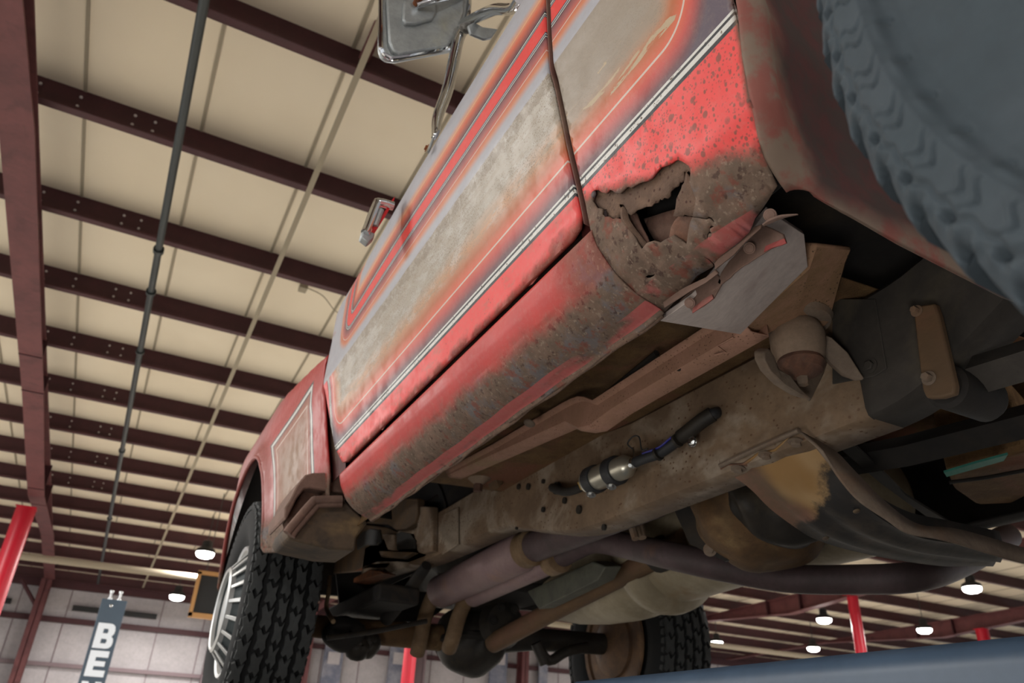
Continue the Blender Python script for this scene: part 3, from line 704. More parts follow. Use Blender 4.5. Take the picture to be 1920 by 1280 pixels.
# torn flange hanging under the corner, with three bolts
def zp(x, y): return (1200 + x * .21875, 380 + y * .21875)
def fl(P, x0=.513, k=.0): return [ax(*zp(*p), x0 + k * p[1]) for p in P]
seg1 = [(1060, 190), (1130, 225), (1225, 268), (1236, 300), (1252, 345), (1215, 362), (1170, 372), (1110, 398), (1050, 440), (960, 500), (850, 565), (800, 610), (770, 640), (690, 708), (660, 690), (690, 600), (760, 500), (860, 390), (975, 272)]
seg2 = [(650, 600), (700, 660), (690, 708), (655, 760), (628, 818), (590, 850), (530, 890), (447, 945), (430, 912), (385, 885), (325, 858), (400, 780), (520, 690)]
for sg, lab in ((seg1, None), (seg2, None)):
    T('torn_flange', plate(fl(jag(sg, 4, 40), .522), (.003, 0, .001)), M_MUD, bevel=.001)
for sg in ([(1252, 345), (1215, 362), (1130, 385), (1060, 420), (1075, 372), (1150, 338), (1236, 305)], [(628, 818), (590, 850), (530, 890), (447, 945), (455, 900), (540, 830), (615, 785)]):
    T('red_flange_edge', plate(fl(sg, .5195), (.0012, 0, 0)), surf('flange_red_paint', C(158, 72, 68), C(136, 66, 60), 20, .8, c3=C(120, 92, 80), bump_s=.4))
for q in ((1115, 105), (940, 388), (428, 857)):
    p = ax(*zp(*q), .512 if q[1] > 200 else .478)
    T('flange_bolt', flatcap(p, (-.7, -.35, -.65), .0058 if q[1] > 200 else .0058), M_MUD)
M_LIP = surf('lip_mud_and_red', C(106, 82, 70), C(94, 72, 60), 18, .85, c3=C(140, 72, 67), c3amt=.3, c3scale=7, bump_s=.4)
# lower skin lip pieces curling at the bottom edge
T('curled_edge', plate([ax(*zp(*p), .50) for p in ((205, 905), (190, 830), (400, 715), (560, 640), (640, 575), (668, 608), (560, 690), (430, 760))], (.003, 0, .002)), M_LIP, bevel=.001)
T('curled_edge', plate([ax(*zp(*p), .497) for p in ((640, 575), (635, 520), (700, 440), (850, 320), (980, 205), (1040, 185), (1030, 225), (900, 340), (800, 450))], (.003, 0, .002)), M_LIP, bevel=.001)
T('curled_strip', tube(curve([ax(*zp(*p), .476) for p in ((1060, 190), (1120, 155), (1220, 118), (1350, 100))], 5), [.002, .0035, .003, .001], 8, .5), M_MUD)

# back of the cab: rounded corner then the rear face
zz_ = np.array([.49, .511, .554, .612, .666, .80, 1.2]); yc_ = np.array([.407, .401, .381, .373, .359, .357, .355])
def backy(z): return float(np.interp(z, zz_, yc_))
bot = np.array([(.495, .492), (.53, .487), (.62, .474), (.70, .468), (.78, .462), (.84, .466), (.90, .49), (.95, .53), (1.0, .56), (1.9, .56)])
def backf(a, b):
    x1 = .47 + .75 * b; zb = float(np.interp(x1, bot[:, 0], bot[:, 1])); z = zb + (1.19 - zb) * a ** 1.3
    xs = float(xside(max(z, .494))); yb = backy(z)
    s = b * 9
    if s < 1: ang = s * PI / 2; x = xs + .024 * (1 - math.cos(ang)) ; y = yb + 0.0 - .014 * math.sin(ang) + .0
    else: x = xs + .024 + (s - 1) / 8 * (1.25 - xs); y = yb - .014 + .040 * min(1, (s - 1) / 1.2) ** .7 * min(1, max(0, (z - .50) / .06))
    zz = float(np.interp(x, bot[:, 0], bot[:, 1])); z = max(z, zz) if a > 0 else zz
    return (x, y, z)
T('cab_back_panel', grid(backf, 40, 54), M_BACK, solid=.003, angle=60)

# left front fender
def fx(y, z):
    x = .362 + .42 * (float(xside(z)) - .358) if z < .95 else .360 + .9 * (float(xside(z)) - .348)
    r = math.hypot(y - 2.97, z - .47); x -= .018 * math.exp(-((r - .475) / .035) ** 2)
    if y > 3.3: x += .10 * ((y - 3.3) / .55) ** 2.2
    s = min(max((y - 1.92) / .42, 0), 1); s = s * s * (3 - 2 * s); x = x * s + (float(xside(z)) + .002) * (1 - s)
    zr = float(np.interp(y, [1.9, 2.3, 2.7, 3.4, 3.8], [.93, 1.02, 1.09, 1.09, 1.03]))
    if z > zr: x += 2.2 * (z - zr) ** 1.25
    return x
arch = [(2.97 + .475 * math.cos(t), .47 + .475 * math.sin(t)) for t in np.linspace(math.radians(172), math.radians(10), 34)]
fend_out = [(1.895, 1.22), (1.895, .60), (1.93, .52), (2.02, .478), (2.2, .49), (2.40, .512), (2.492, .527)] + arch + [(3.46, .545), (3.60, .56), (3.84, .60), (3.87, 1.0), (3.82, 1.16), (3.6, 1.22)]
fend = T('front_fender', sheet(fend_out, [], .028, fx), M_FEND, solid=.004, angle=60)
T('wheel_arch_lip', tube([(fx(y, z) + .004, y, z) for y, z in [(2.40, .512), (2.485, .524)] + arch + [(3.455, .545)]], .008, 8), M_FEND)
T('wheel_well', grid(lambda a, b: (.385 + .40 * b, 2.97 + .52 * math.cos(2.7 - 2.6 * a), .47 + .52 * math.sin(2.7 - 2.6 * a)), 30, 3), M_DARK, solid=.004)
T('well_side', plate([(.98, 2.97 + .52 * math.cos(t), .58 + .42 * math.sin(t)) for t in np.linspace(0, PI, 24)], (.004, 0, 0)), M_DARK)
# fender top towards the hood
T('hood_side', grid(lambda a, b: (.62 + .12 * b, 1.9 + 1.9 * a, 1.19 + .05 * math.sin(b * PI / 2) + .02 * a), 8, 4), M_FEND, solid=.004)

# kick-up bracket at the foot of the cowl, behind the tyre
def kz(x, y): return (400 + x * .3125, 660 + y * .3125)
def kb(P, y): return [ay(*kz(*p), y) for p in P]
kick = T('cowl_bracket', plate(kb([(425, 992), (430, 930), (462, 880), (500, 800), (552, 735), (600, 722), (760, 720), (800, 830), (790, 850), (580, 815), (545, 820), (500, 880), (440, 1005)], 1.93), (0, .20, 0)), M_MUD, bevel=.006)
T('cowl_pan', plate(kb([(440, 1080), (450, 1040), (600, 880), (640, 868), (770, 870), (860, 960), (930, 1020), (860, 1110), (850, 1190), (700, 1180), (520, 1140), (455, 1120)], 1.92), (0, .18, 0)), M_BEAM, bevel=.006)
T('cowl_rib', tube(curve(kb([(442, 1085), (470, 1045), (590, 905), (625, 888), (770, 885)], 1.905), 5), .011, 10), M_MUD)
T('cowl_rib', tube(curve(kb([(470, 1105), (500, 1060), (610, 935), (640, 915), (770, 910)], 1.91), 5), .009, 10), M_MUD)
T('cowl_recess', plate(kb([(440, 1005), (545, 820), (580, 815), (790, 845), (800, 880), (640, 868), (600, 880), (450, 1040)], 1.97), (0, .05, 0)), M_INNER)

# mirror on its arms
my = 1.2
def mp(u, v, y=my): return ay(u, v, y)
def mz(x, y): return (690 + x * .2344, 0 + y * .2344)
mir = T('side_mirror', plate([mp(*mz(*p)) for p in ((100, -160), (90, 380), (105, 430), (150, 465), (230, 475), (660, 395), (700, 380), (720, 330), (800, 120), (820, -60), (800, -170))], (0, .018, 0)), M_CHROMED, bevel=.007, label='square chrome mirror head seen from its stamped back')
def mdish(P, d, mat, name): return mk(name, plate([mp(*mz(*p), my - d) for p in P], (0, d + .002, 0)), mat, mir, bevel=.004)
mdish([(150, 0), (170, 330), (200, 400), (260, 430), (640, 365), (690, 310), (770, 100), (770, 0), (700, -100), (200, -100)], .012, M_CHROMED, 'stamped_back')
mdish([(285, 80), (280, 150), (300, 185), (380, 190), (520, 150), (545, 110), (550, 0), (290, 0)], .022, M_CHROMED, 'mount_plate')
mk('pivot_bolt', lathe([(.008, 0), (.008, .03), (.004, .034)], mp(*mz(380, 40), my - .02), (0, -1, 0), 8), M_RUST, mir)
mk('pivot_arm', tube([mp(*mz(390, 40), my - .03), mp(*mz(560, -10), my - .05), mp(*mz(800, -60), my - .02)], .009, 10), M_CHROME, mir)
mk('rolled_rim', tube(curve([mp(*mz(*p)) + np.array([0, -.002, 0]) for p in ((98, -160), (98, 330), (112, 410), (150, 455), (240, 466), (640, 390), (700, 350), (725, 300), (800, 120), (812, -60))], 4), .0055, 8), M_CHROME, mir)
foot = np.array([.347, 1.15, 1.055])
mk('lower_arm', tube(curve([mp(*mz(770, 230), my - .03), mp(*mz(720, 330), my - .04), mp(*mz(640, 700), my - .04), mp(*mz(560, 930), my - .05), mp(*mz(540, 1060), my - .06), mp(*mz(525, 1105), my - .06)], 5), [.013, .0135, .0135, .012, .008, .005], 12), M_CHROME, mir)
mk('arm_foot', tube(curve([mp(*mz(530, 1080), my - .06), mp(*mz(505, 1150), my - .06), mp(*mz(485, 1215), my - .06)], 4), [.004, .006, .005], 10, .45), M_CHROMED, mir)
mk('foot_bolt', hexbolt(mp(*mz(472, 1185), my - .07), (-1, 0, .2), .0055), M_RUST, mir)
mk('upper_arm', tube(curve([mp(*mz(760, 200), my - .03), mp(*mz(850, 150), 1.10), mp(*mz(1000, 80), .98), mp(*mz(1110, 75), .90), mp(*mz(1170, 60), .86), mp(*mz(1215, -10), .82)], 5), [.013, .013, .012, .011, .010, .010], 12), M_CHROME, mir)
mk('door_bracket', plate([mp(*mz(*p), 1.09) for p in ((800, 200), (850, 175), (920, 215), (1040, 230), (990, 300), (930, 310), (820, 265))], (0, .008, 0)), M_CHROMED, mir, bevel=.002)
mk('clevis_bolt', hexbolt(mp(*mz(775, 230), my - .055), (0, -1, -.1), .0095), M_STEEL, mir)
# chrome vent bracket on the front pillar
q = lambda u, v, y=1.30: ay(580 + u * .28125, 340 + v * .28125, y)
vb = T('chrome_bracket', tube(curve([q(560, 165), q(470, 140), q(445, 160), q(385, 320), q(372, 345)], 4), .010, 10), M_CHROME, label='chrome loop bracket on the upper door edge')
mk('bracket_clamp', plate([q(345, 370), q(360, 310), q(440, 345), q(430, 380), q(395, 410)], (0, .02, 0)), M_CHROMED, vb, bevel=.003)
mk('bracket_strut', tube([q(440, 300), q(480, 190)], .006, 8), M_CHROMED, vb)
mk('red_plate', plate([q(545, 130), q(572, 98), q(560, 140), q(505, 235), q(455, 312), q(412, 320), q(420, 295), q(440, 305)], (0, .03, 0)), M_REDPLATE, vb)  # plain red plate behind the chrome bracket
# ------------------------------------------------------------------ the truck: underside
# cab floor
def floorp(a, b):
    x = .512 + 1.75 * b; y = .66 + 1.29 * a
    z = .50 + .155 * min(1, (x - .512) / .06) + .055 * max(0, x - .56) + .004 * math.sin(y * 70) * (1 if .56 < x < .75 else 0) * (1 if math.sin(y * 9) > 0 else .2)
    return (x, y, z)
T('floor_pan', grid(floorp, 90, 70), M_FLOOR, solid=.003)
T('shade_floor_plate', plate([(.58, .44, .745), (2.2, .44, .84), (2.2, .95, .84), (.58, .95, .745)], (0, 0, .006)), M_DARK)  # near-black plate standing in for the shade behind the cab back
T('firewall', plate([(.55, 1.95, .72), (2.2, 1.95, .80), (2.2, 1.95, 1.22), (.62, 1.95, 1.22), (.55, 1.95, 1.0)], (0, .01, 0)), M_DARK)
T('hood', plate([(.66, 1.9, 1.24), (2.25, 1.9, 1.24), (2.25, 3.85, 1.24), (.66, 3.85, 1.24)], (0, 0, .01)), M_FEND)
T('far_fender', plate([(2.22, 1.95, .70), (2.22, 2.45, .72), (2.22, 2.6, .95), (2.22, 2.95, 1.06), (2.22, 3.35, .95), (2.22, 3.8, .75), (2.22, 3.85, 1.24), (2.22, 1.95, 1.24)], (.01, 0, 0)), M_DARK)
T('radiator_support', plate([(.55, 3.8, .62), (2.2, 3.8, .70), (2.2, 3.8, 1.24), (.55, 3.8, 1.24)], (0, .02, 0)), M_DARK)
# frame rails: channel with lower flange
def rail_mesh(x, bot, top, fl):
    m = MB(); n = 40
    ys = np.linspace(bot[0][0], bot[-1][0], n); zb = np.interp(ys, *zip(*bot)); zt = np.interp(ys, *zip(*top))
    prof = lambda i: [(x + fl, ys[i], zb[i] - .004), (x + .014 * np.sign(fl), ys[i], zb[i] - .004), (x + .004 * np.sign(fl), ys[i], zb[i]), (x, ys[i], zb[i] + .012), (x, ys[i], zt[i] - .012), (x + .012 * np.sign(fl), ys[i], zt[i]), (x + fl, ys[i], zt[i])]
    v = []; f = []
    for i in range(n): v += prof(i)
    for i in range(n - 1):
        for k in range(6): f.append((i * 7 + k, i * 7 + k + 1, (i + 1) * 7 + k + 1, (i + 1) * 7 + k))
    return v, f
FB = [(.70, .468), (1.475, .470), (1.60, .485), (1.80, .535), (1.934, .574), (2.5, .580), (3.3, .62)]
FT = [(.70, .662), (1.30, .672), (1.55, .70), (1.9, .735), (2.4, .735), (3.3, .78)]
fr = T('frame_rail', rail_mesh(.93, FB, FT, .075), M_FRAME, solid=.005)
RB = [(-.3, .72), (.2, .66), (.38, .60), (.50, .535), (.609, .482), (.66, .470), (.702, .468)]
RT = [(-.3, .84), (.2, .80), (.38, .74), (.50, .69), (.609, .665), (.66, .662), (.702, .662)]
T('frame_rear_section', rail_mesh(.929, RB, RT, .075), M_REAR, solid=.005)
FB2 = [(.0, .62), (.5, .56), (.70, .52), (1.475, .522), (1.934, .62), (3.3, .66)]; FT2 = [(a, b + .2) for a, b in FB2]
T('far_frame_rail', rail_mesh(1.78, FB2, FT2, -.075), M_DARK, solid=.005)
# boxed reinforcement and holes on the front of the rail
def fp(u, v, x=.925): return ax(u, v, x)
T('rail_patch', plate([fp(*p, .922) for p in ((828, 965), (858, 950), (858, 1020), (828, 1040))], (.006, 0, 0)), M_FRAME, bevel=.002)
for u, v, r in ((972, 912, .008), (990, 912, .009), (1015, 870, .008), (1018, 902, .006), (1018, 955, .007), (1058, 938, .008), (1085, 955, .010), (1132, 988, .007), (968, 990, .004)):
    T('rail_hole', lathe([(r, -.002), (r, .004)], fp(u, v, .926), (1, 0, 0), 14), M_GREASE)
# spring hanger casting behind the front tyre
def hz(x, y): return (620 + x * .2187, 840 + y * .2187)
T('spring_hanger', plate([ax(*hz(*p), .90) for p in ((300, 640), (480, 650), (560, 700), (640, 690), (720, 640), (745, 560), (745, 430), (600, 430), (480, 520))], (.03, 0, 0)), M_FRAMEF, bevel=.004)
T('hanger_gusset', plate([ax(*hz(*p), .91) for p in ((750, 500), (880, 500), (870, 880), (800, 900), (740, 880), (735, 760))], (.02, 0, 0)), M_FRAME, bevel=.004)
T('frame_horn', plate([ax(*hz(*p), .93) for p in ((0, 640), (280, 650), (480, 680), (560, 715), (720, 720), (760, 880), (840, 900), (760, 1000), (560, 985), (400, 985), (200, 1060), (0, 1080))], (.05, 0, 0)), M_FRAMEF, bevel=.006)
for P in (((220, 780), (270, 715), (340, 690), (420, 700), (435, 800), (400, 830), (300, 830), (225, 870)), ((555, 740), (600, 715), (680, 730), (725, 790), (720, 860), (560, 870))):
    T('hanger_pocket', plate([ax(*hz(*p), .924) for p in P], (.008, 0, 0)), M_GREASE, bevel=.002)
T('hanger_rib', plate([ax(*hz(*p), .915) for p in ((440, 740), (480, 730), (545, 740), (550, 880), (490, 870))], (.02, 0, 0)), M_FRAME, bevel=.003)
T('hanger_foot', plate([ax(*hz(*p), .905) for p in ((410, 880), (700, 890), (600, 945), (430, 930))], (.03, 0, 0)), M_FRAMEF, bevel=.004)
T('spring_leaf', plate([ax(*hz(*p), .90) for p in ((170, 1130), (330, 1040), (430, 1050), (440, 1070), (220, 1150), (130, 1160))], (.06, 0, 0)), M_RUST, bevel=.003)
T('spring_leaf', plate([ax(*hz(*p), .93) for p in ((180, 1060), (350, 985), (520, 975), (480, 1030), (330, 1030))], (.05, 0, 0)), M_RUST, bevel=.003)
# inner sill channel along the floor
sx0 = .72
top = [(1400, 585), (1337, 617), (1122, 755), (1105, 749), (1093, 748), (1080, 752), (1066, 759), (1000, 797), (930, 838), (850, 880)]
cre = [(1410, 615), (1337, 658), (1196, 740), (1150, 768), (1106, 800), (1086, 804), (1062, 792), (1000, 820), (930, 852), (840, 893)]
def along(P, n, x): 
    Q = np.array([ax(u, v, x) for u, v in P]); return Q
tp = along(top, 0, sx0); cp = along(cre, 0, sx0)
ys = np.unique(np.concatenate([np.linspace(tp[0][1], tp[-1][1], 40), tp[:, 1], cp[:, 1]])); ys = ys[(ys >= tp[0][1]) & (ys <= cp[-1][1])]
zt = np.interp(ys, tp[:, 1], tp[:, 2]); zc = np.interp(ys, cp[:, 1], cp[:, 2]); v = []; f = []
for y, a, b in zip(ys, zt, zc): v += [(sx0 - .012, y, a + .004), (sx0, y, a - .004), (sx0, y, b + .004), (sx0 + .006, y, b), (sx0 + .036, y, b + .002), (sx0 + .036, y, a)]
for i in range(len(ys) - 1):
    for k in range(5): f.append((i * 6 + k, i * 6 + k + 1, (i + 1) * 6 + k + 1, (i + 1) * 6 + k))
sill = T('inner_sill', (v, f), M_PINK, solid=.003)
T('sill_hole', lathe([(.0085, -.001), (.0085, .003)], ax(1273, 686, .7195), (1, 0, 0), 14), M_GREASE)
T('sill_plug', dome(ax(993, 792, .66), (-.3, 0, -1), .012), M_PLATE)
T('brake_line', tube(curve([(.74, .95, .63), (.76, 1.2, .625), (.80, 1.5, .66), (.86, 1.8, .70)], 4), .006, 8), M_GREASE)
# bare grey panel closing the corner, and the brown cross sill
A = ax(1238, 602, .525); B = ax(1388, 627, .72); Cc = ax(1515, 500, .70); D = ax(1508, 440, .64); E_ = ax(1440, 395, .56); G = ax(1300, 560, .52)
T('corner_floor_panel', plate([A, B, Cc, D, E_, G], (0, .002, .008)), M_SILVER, bevel=.001)
T('cross_sill', plate([ax(*p) for p in ((1350, 673, .742), (1336, 655, .722), (1388, 625, .722), (1440, 578, .715), (1510, 500, .71), (1532, 455, .70), (1600, 462, .81), (1590, 490, .82), (1556, 604, .87), (1546, 616, .86), (1530, 612, .845), (1490, 606, .81), (1450, 622, .79))], (0, .03, .02)), M_CROSS, bevel=.006)
T('weld_seam', tube([ax(1340, 665, .716), ax(1362, 660, .718), ax(1346, 648, .716), ax(1375, 632, .716)], .0016, 6), M_PINK)
# body mount
bc = ay(1497, 650, .72)
up = (0.02, 0.0, 1.0)
mt = T('body_mount', lathe([(.031, -.026), (.036, -.018), (.040, .0), (.041, .018), (.036, .034), (.028, .040)], bc, up, 28), M_BUSH)
mk('mount_washer', lathe([(.012, -.052), (.030, -.042), (.035, -.030), (.033, -.024), (.02, -.02)], bc, up, 28), M_INNER, mt, label='brown dished washer under the bushing')
mk('mount_nut', lathe([(.0075, -.064), (.009, -.060), (.009, -.05)], bc, up, 6), M_PLATE, mt)
mk('upper_seat', lathe([(.030, .036), (.052, .040), (.056, .048), (.050, .060), (.03, .064)], bc, up, 30), M_PLATE, mt)
def bm3(P): return [ay(*p) for p in P]
T('mount_bracket', plate(bm3(((1432, 660, .70), (1442, 652, .70), (1453, 668, .705), (1462, 690, .71), (1480, 705, .71), (1500, 725, .715), (1523, 749, .72), (1500, 742, .72), (1468, 722, .715), (1445, 697, .705), (1434, 675, .70))), (0, .02, .01)), M_PLATE, bevel=.003)
T('mount_bracket', plate([ax(*p) for p in ((1519, 617, .850), (1535, 622, .862), (1560, 632, .880), (1590, 660, .900), (1612, 695, .914), (1621, 709, .918), (1606, 711, .914), (1580, 702, .905), (1555, 680, .890), (1535, 650, .872), (1524, 630, .858))], (.004, .006, 0)), M_PLATE, bevel=.002)
T('mount_bracket', plate(bm3(((1448, 655, .745), (1490, 628, .745), (1535, 620, .745), (1562, 648, .75), (1545, 700, .75), (1521, 749, .745), (1480, 712, .745))), (.004, .008, 0)), M_PLATE, bevel=.002)
T('mount_leg', plate(bm3(((1480, 735, .86), (1522, 752, .86), (1490, 768, .86), (1482, 755, .86))), (0, .01, 0)), M_PLATE)
T('rail_bolt', hexbolt(ax(1632, 686, .926), (-1, 0, 0), .008), M_REAR)
T('frame_reinforcement', plate([ax(*p, .926) for p in ((1560, 560), (1640, 560), (1662, 690), (1640, 705), (1560, 720))], (.003, 0, 0)), M_REAR, bevel=.002)
# second mount near the front
b2 = ay(898, 888, 1.86)
m2 = T('front_body_mount', lathe([(.045, .0), (.06, .012), (.06, .03), (.04, .045)], b2, (0, 0, 1), 22), M_DARK)
mk('mount_washer', lathe([(.012, -.03), (.034, -.012), (.04, .0), (.03, .004)], b2, (0, 0, 1), 22), M_BUSH, m2)
mk('mount_nut', lathe([(.012, -.05), (.013, -.03)], b2, (0, 0, 1), 6), M_INNER, m2)
T('mount_bracket', plate([ay(*p, 1.85) for p in ((880, 870), (905, 873), (935, 880), (945, 905), (935, 915), (925, 890), (905, 885))], (0, .05, 0)), M_FRAMEF, bevel=.004)

# fuel filter clamped on the rail
fx0 = .888
fa = ax(1100, 905, fx0); fb = ax(1188, 868, fx0); fd = fb - fa; L = np.linalg.norm(fd)
flt = T('fuel_filter', lathe([(.012, 0), (.024, .004), (.0265, .012), (.0265, L * .66), (.025, L * .68), (.025, L * .84), (.020, L * .90), (.011, L * .93), (.011, L)], fa, fd, 36), M_FILTER, label='satin metal inline fuel filter')
for t_ in (.10, .54):
    mk('clamp_band', lathe([(.029, L * t_), (.0315, L * (t_ + .015)), (.0315, L * (t_ + .14)), (.029, L * (t_ + .155))], fa, fd, 36), M_BLKRUB, flt)
    c = fa + fd * (t_ + .07) + np.array([-.008, 0, -.035])
    mk('clamp_screw', hexbolt(c, (-.3, -.2, -1), .007, washer=True), M_ZINC, flt)
mk('brass_end', lathe([(.010, -.016), (.017, -.012), (.019, .0), (.012, .004)], fa, fd, 6), M_BRASS, flt)
mk('terminal_post', tube([fb + np.array([0, -.004, .012]), fb + np.array([.0, .0, .034])], .0022, 8), M_ZINC, flt)
mk('hose_clamp', lathe([(.0125, 0), (.0125, .010)], fb, fd, 16), M_ZINC, flt)
mk('clamp_screw', tube([fb + np.array([-.01, 0, -.004]), fb + np.array([-.018, -.012, -.012])], .004, 6), M_ZINC, flt)
mk('wire', tube(curve([fb + np.array([0, .0, .03]), fb + np.array([-.005, .012, .045]), fb + np.array([0, .0, .058]), fb + np.array([0, -.022, .05]), fb + np.array([0, -.03, .02]), fb + np.array([0, -.05, .016])], 5), .0016, 6), M_BLKRUB, flt)
hs = [ax(u, v, x) for u, v, x in ((1190, 867, fx0), (1212, 858, .886), (1236, 850, .888), (1262, 832, .892), (1285, 812, .898), (1310, 792, .905), (1335, 777, .912), (1345, 773, .93))]
h = T('fuel_hose', tube(curve(hs, 5), [.0105, .011, .0105, .0115, .012, .012, .011], 14), M_BLKRUB, label='black rubber fuel hose running from filter into the rail')
for u, v in ((1234, 851), (1270, 826)):
    p = ax(u, v, .884); mk('zip_tie', lathe([(.0135, -.003), (.0135, .003)], p, hs[3] - hs[2], 16), M_GREASE, h)
mk('hose_sleeve', tube([ax(1276, 820, .893), ax(1292, 808, .896), ax(1318, 787, .903), ax(1336, 776, .912)], .0145, 14), M_GREASE, h)
mk('blue_wire', tube(curve([ax(1205, 850, .878), ax(1236, 838, .878), ax(1256, 822, .880), ax(1280, 806, .884)], 5), .0022, 8), M_BLUE, h)
p = ax(1299, 828, .90)
mk('clamp_tab', lathe([(.011, -.002), (.011, .002)], p, (-1, -.1, -.2), 18), M_ZINC, h)
mk('tab_screw', hexbolt(p - np.array([.003, 0, 0]), (-1, -.1, -.1), .006), M_ZINC, h)
T('fuel_line', tube(curve([ax(1096, 910, .888), ax(1080, 918, .888), ax(1062, 922, .892), ax(1045, 918, .905), ax(1036, 914, .93)], 5), [.009, .0095, .010, .011, .011], 12), M_DARK)
T('line_grommet', lathe([(.016, -.004), (.016, .003), (.010, .003)], ax(1044, 915, .925), (1, 0, 0), 16), M_DARK)

# crossmember: bowed channel under the transmission
Fe = [ax(1352, 877, .930), ax(1376, 890, .955)] + [ay(u, v, y) for u, v, y in ((1410, 915, 1.0), (1445, 950, 1.0), (1490, 984, 1.0), (1530, 1008, 1.0), (1600, 1030, 1.0), (1700, 1050, 1.0), (1780, 1059, 1.0), (1850, 1056, 1.0))]
Re = [ax(1497, 811, .930), ax(1512, 818, .95)] + [ay(u, v, y) for u, v, y in ((1545, 850, .83), (1574, 884, .83), (1590, 915, .83), (1622, 948, .83), (1665, 980, .83), (1720, 1005, .84), (1790, 1018, .85), (1885, 1036, .86))]
Fc = curve(Fe, 6); Rc = curve(Re, 6); m = MB(); nk = 10; n_ = len(Fc); V_ = []
for p, q in zip(Fc, Rc):
    for k in range(nk + 1):
        t_ = k / nk; s_ = p * (1 - t_) + q * t_; V_.append(s_ + np.array([0, 0, -.006 * math.sin(PI * t_) + .004 * math.sin(5 * PI * t_)]))
    V_.append(q + np.array([0, .004, .04])); V_.append(p + np.array([0, 0, .05]))
w_ = nk + 3; m.v = [tuple(map(float, p)) for p in V_]
for i in range(n_ - 1):
    for k in range(nk + 1): m.f.append((i * w_ + k, i * w_ + k + 1, (i + 1) * w_ + k + 1, (i + 1) * w_ + k))
    m.f.append((i * w_ + nk + 2, i * w_, (i + 1) * w_, (i + 1) * w_ + nk + 2))
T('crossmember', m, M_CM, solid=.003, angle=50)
T('crossmember_lip', tube([ax(1350, 873, .924), ax(1420, 840, .924), ax(1497, 807, .924), ax(1512, 814, .945)], .0045, 8), M_PLATE)
for u, v, x in ((1384, 878, .932), (1436, 852, .932), (1493, 828, .932)): T('crossmember_bolt', hexbolt(ax(u, v, x), (-.2, 0, -1), .0085), M_PLATE)
for u, v, y in ((1606, 957, .84), (1548, 1008, .97)): T('rivet', dome(ay(u, v, y), (0, -.3, -1), .006), M_BEAM)
up_ = [(1500, 812), (1560, 845), (1600, 885), (1660, 945), (1720, 985), (1800, 995), (1930, 1032), (2050, 1060)]
lo_ = [(1540, 848), (1574, 900), (1610, 940), (1660, 974), (1702, 1001), (1770, 1014), (1900, 1052), (2040, 1085)]
m = MB(); U = curve([ay(*p, .80) for p in up_], 5); Lw = curve([ay(*p, .79) for p in lo_], 5)
n_ = len(U); m.add(U + Lw, [(i, i + 1, n_ + i + 1, n_ + i) for i in range(n_ - 1)])
T('crossmember_rim', m, M_PLATE, solid=.004)
# transfer case bulge
tc = ay(1425, 972, 1.30)
def blob(c, r, nu, nv, amp, seed, fq):
    rs = np.random.default_rng(seed); K = [(rs.uniform(0, 6), rs.uniform(0, 6), rs.integers(2, fq), rs.integers(2, fq)) for _ in range(7)]
    def fn(a, b):
        th = 2 * PI * a; ph = PI * (.02 + .96 * b); s = 1 + amp * sum(math.sin(k1 + m1 * th) * math.sin(k2 + m2 * ph) for k1, k2, m1, m2 in K) / 3
        return (c[0] + r[0] * s * math.sin(ph) * math.cos(th), c[1] + r[1] * s * math.cos(ph), c[2] + r[2] * s * math.sin(ph) * math.sin(th))
    return grid(fn, nu, nv)
T('transfer_case', blob(tc, (.17, .12, .115), 48, 28, .05, 3, 8), M_OCHRE, angle=80)
T('case_shadow_side', blob(ay(1468, 945, 1.2), (.135, .07, .095), 48, 28, .16, 12, 7), M_GREASE, angle=80)  # dark lump modelled in place of the shade on the case
T('transfer_flange', lathe([(.10, -.01), (.13, -.01), (.13, .012), (.10, .012)], tc + np.array([-.06, .03, .03]), (-.7, -.55, -.1), 9), M_DARK)
for k in range(5):
    a = 2.2 + k * .75; d = np.array([-.62, -.5, -.1]); u = np.cross(d, (0, 0, 1)); u /= np.linalg.norm(u); w = np.cross(u, d); w /= np.linalg.norm(w)
    T('case_bolt', hexbolt(tc + np.array([-.07, .02, .03]) + (u * math.cos(a) + w * math.sin(a)) * .116, d, .010), M_PLATE)
# transmission: long pale case with ribs
tx, tz = 1.52, .575
pr = [(.06, 0), (.10, .02), (.128, .05), (.135, .10), (.135, .5), (.146, .74), (.146, .78), (.172, .80), (.178, .84), (.172, .88), (.150, .90), (.150, .95), (.170, .98), (.172, 1.05), (.166, 1.2), (.15, 1.35), (.12, 1.5)]
T('transmission', lathe(pr, (tx, 1.12, tz), (0, 1, 0), 40), M_ALU, angle=50)
# exhaust
def exh(P, r, mat, name='exhaust_pipe', **k): return T(name, tube(curve(P, 6), r, 18), mat, **k)
c0 = ax(824, 1110, 1.10); c1 = ax(985, 1031, 1.10); c2 = ax(1135, 972, 1.12)
T('resonator', tube([c0 + (c1 - c0) * t_ for t_ in (-.015, .0, .03, .97, .99, 1.0)], [.03, .05, .060, .062, .055, .045], 28), M_PURP, label='purplish heat-stained resonator')
T('pipe_collar', lathe([(.046, -.03), (.056, -.024), (.056, .022), (.047, .03)], c1 + (c2 - c1) * .06, c2 - c1, 24), M_TANP)
exh([c1, (c1 + c2) / 2, c2, c2 + (c2 - c1) * .5], .046, M_PIPE)
d0 = ax(884, 1120, 1.17); d1 = ax(1040, 1050, 1.17)
T('small_resonator', tube([d0 + (d1 - d0) * t_ for t_ in (-.01, .0, .03, .97, 1.0)], [.024, .03, .036, .036, .03], 24), M_PURP)
T('pipe_collar', lathe([(.034, -.03), (.044, -.026), (.044, .026), (.036, .03)], d1 + (d1 - d0) * .01, d1 - d0, 24), M_TANP)
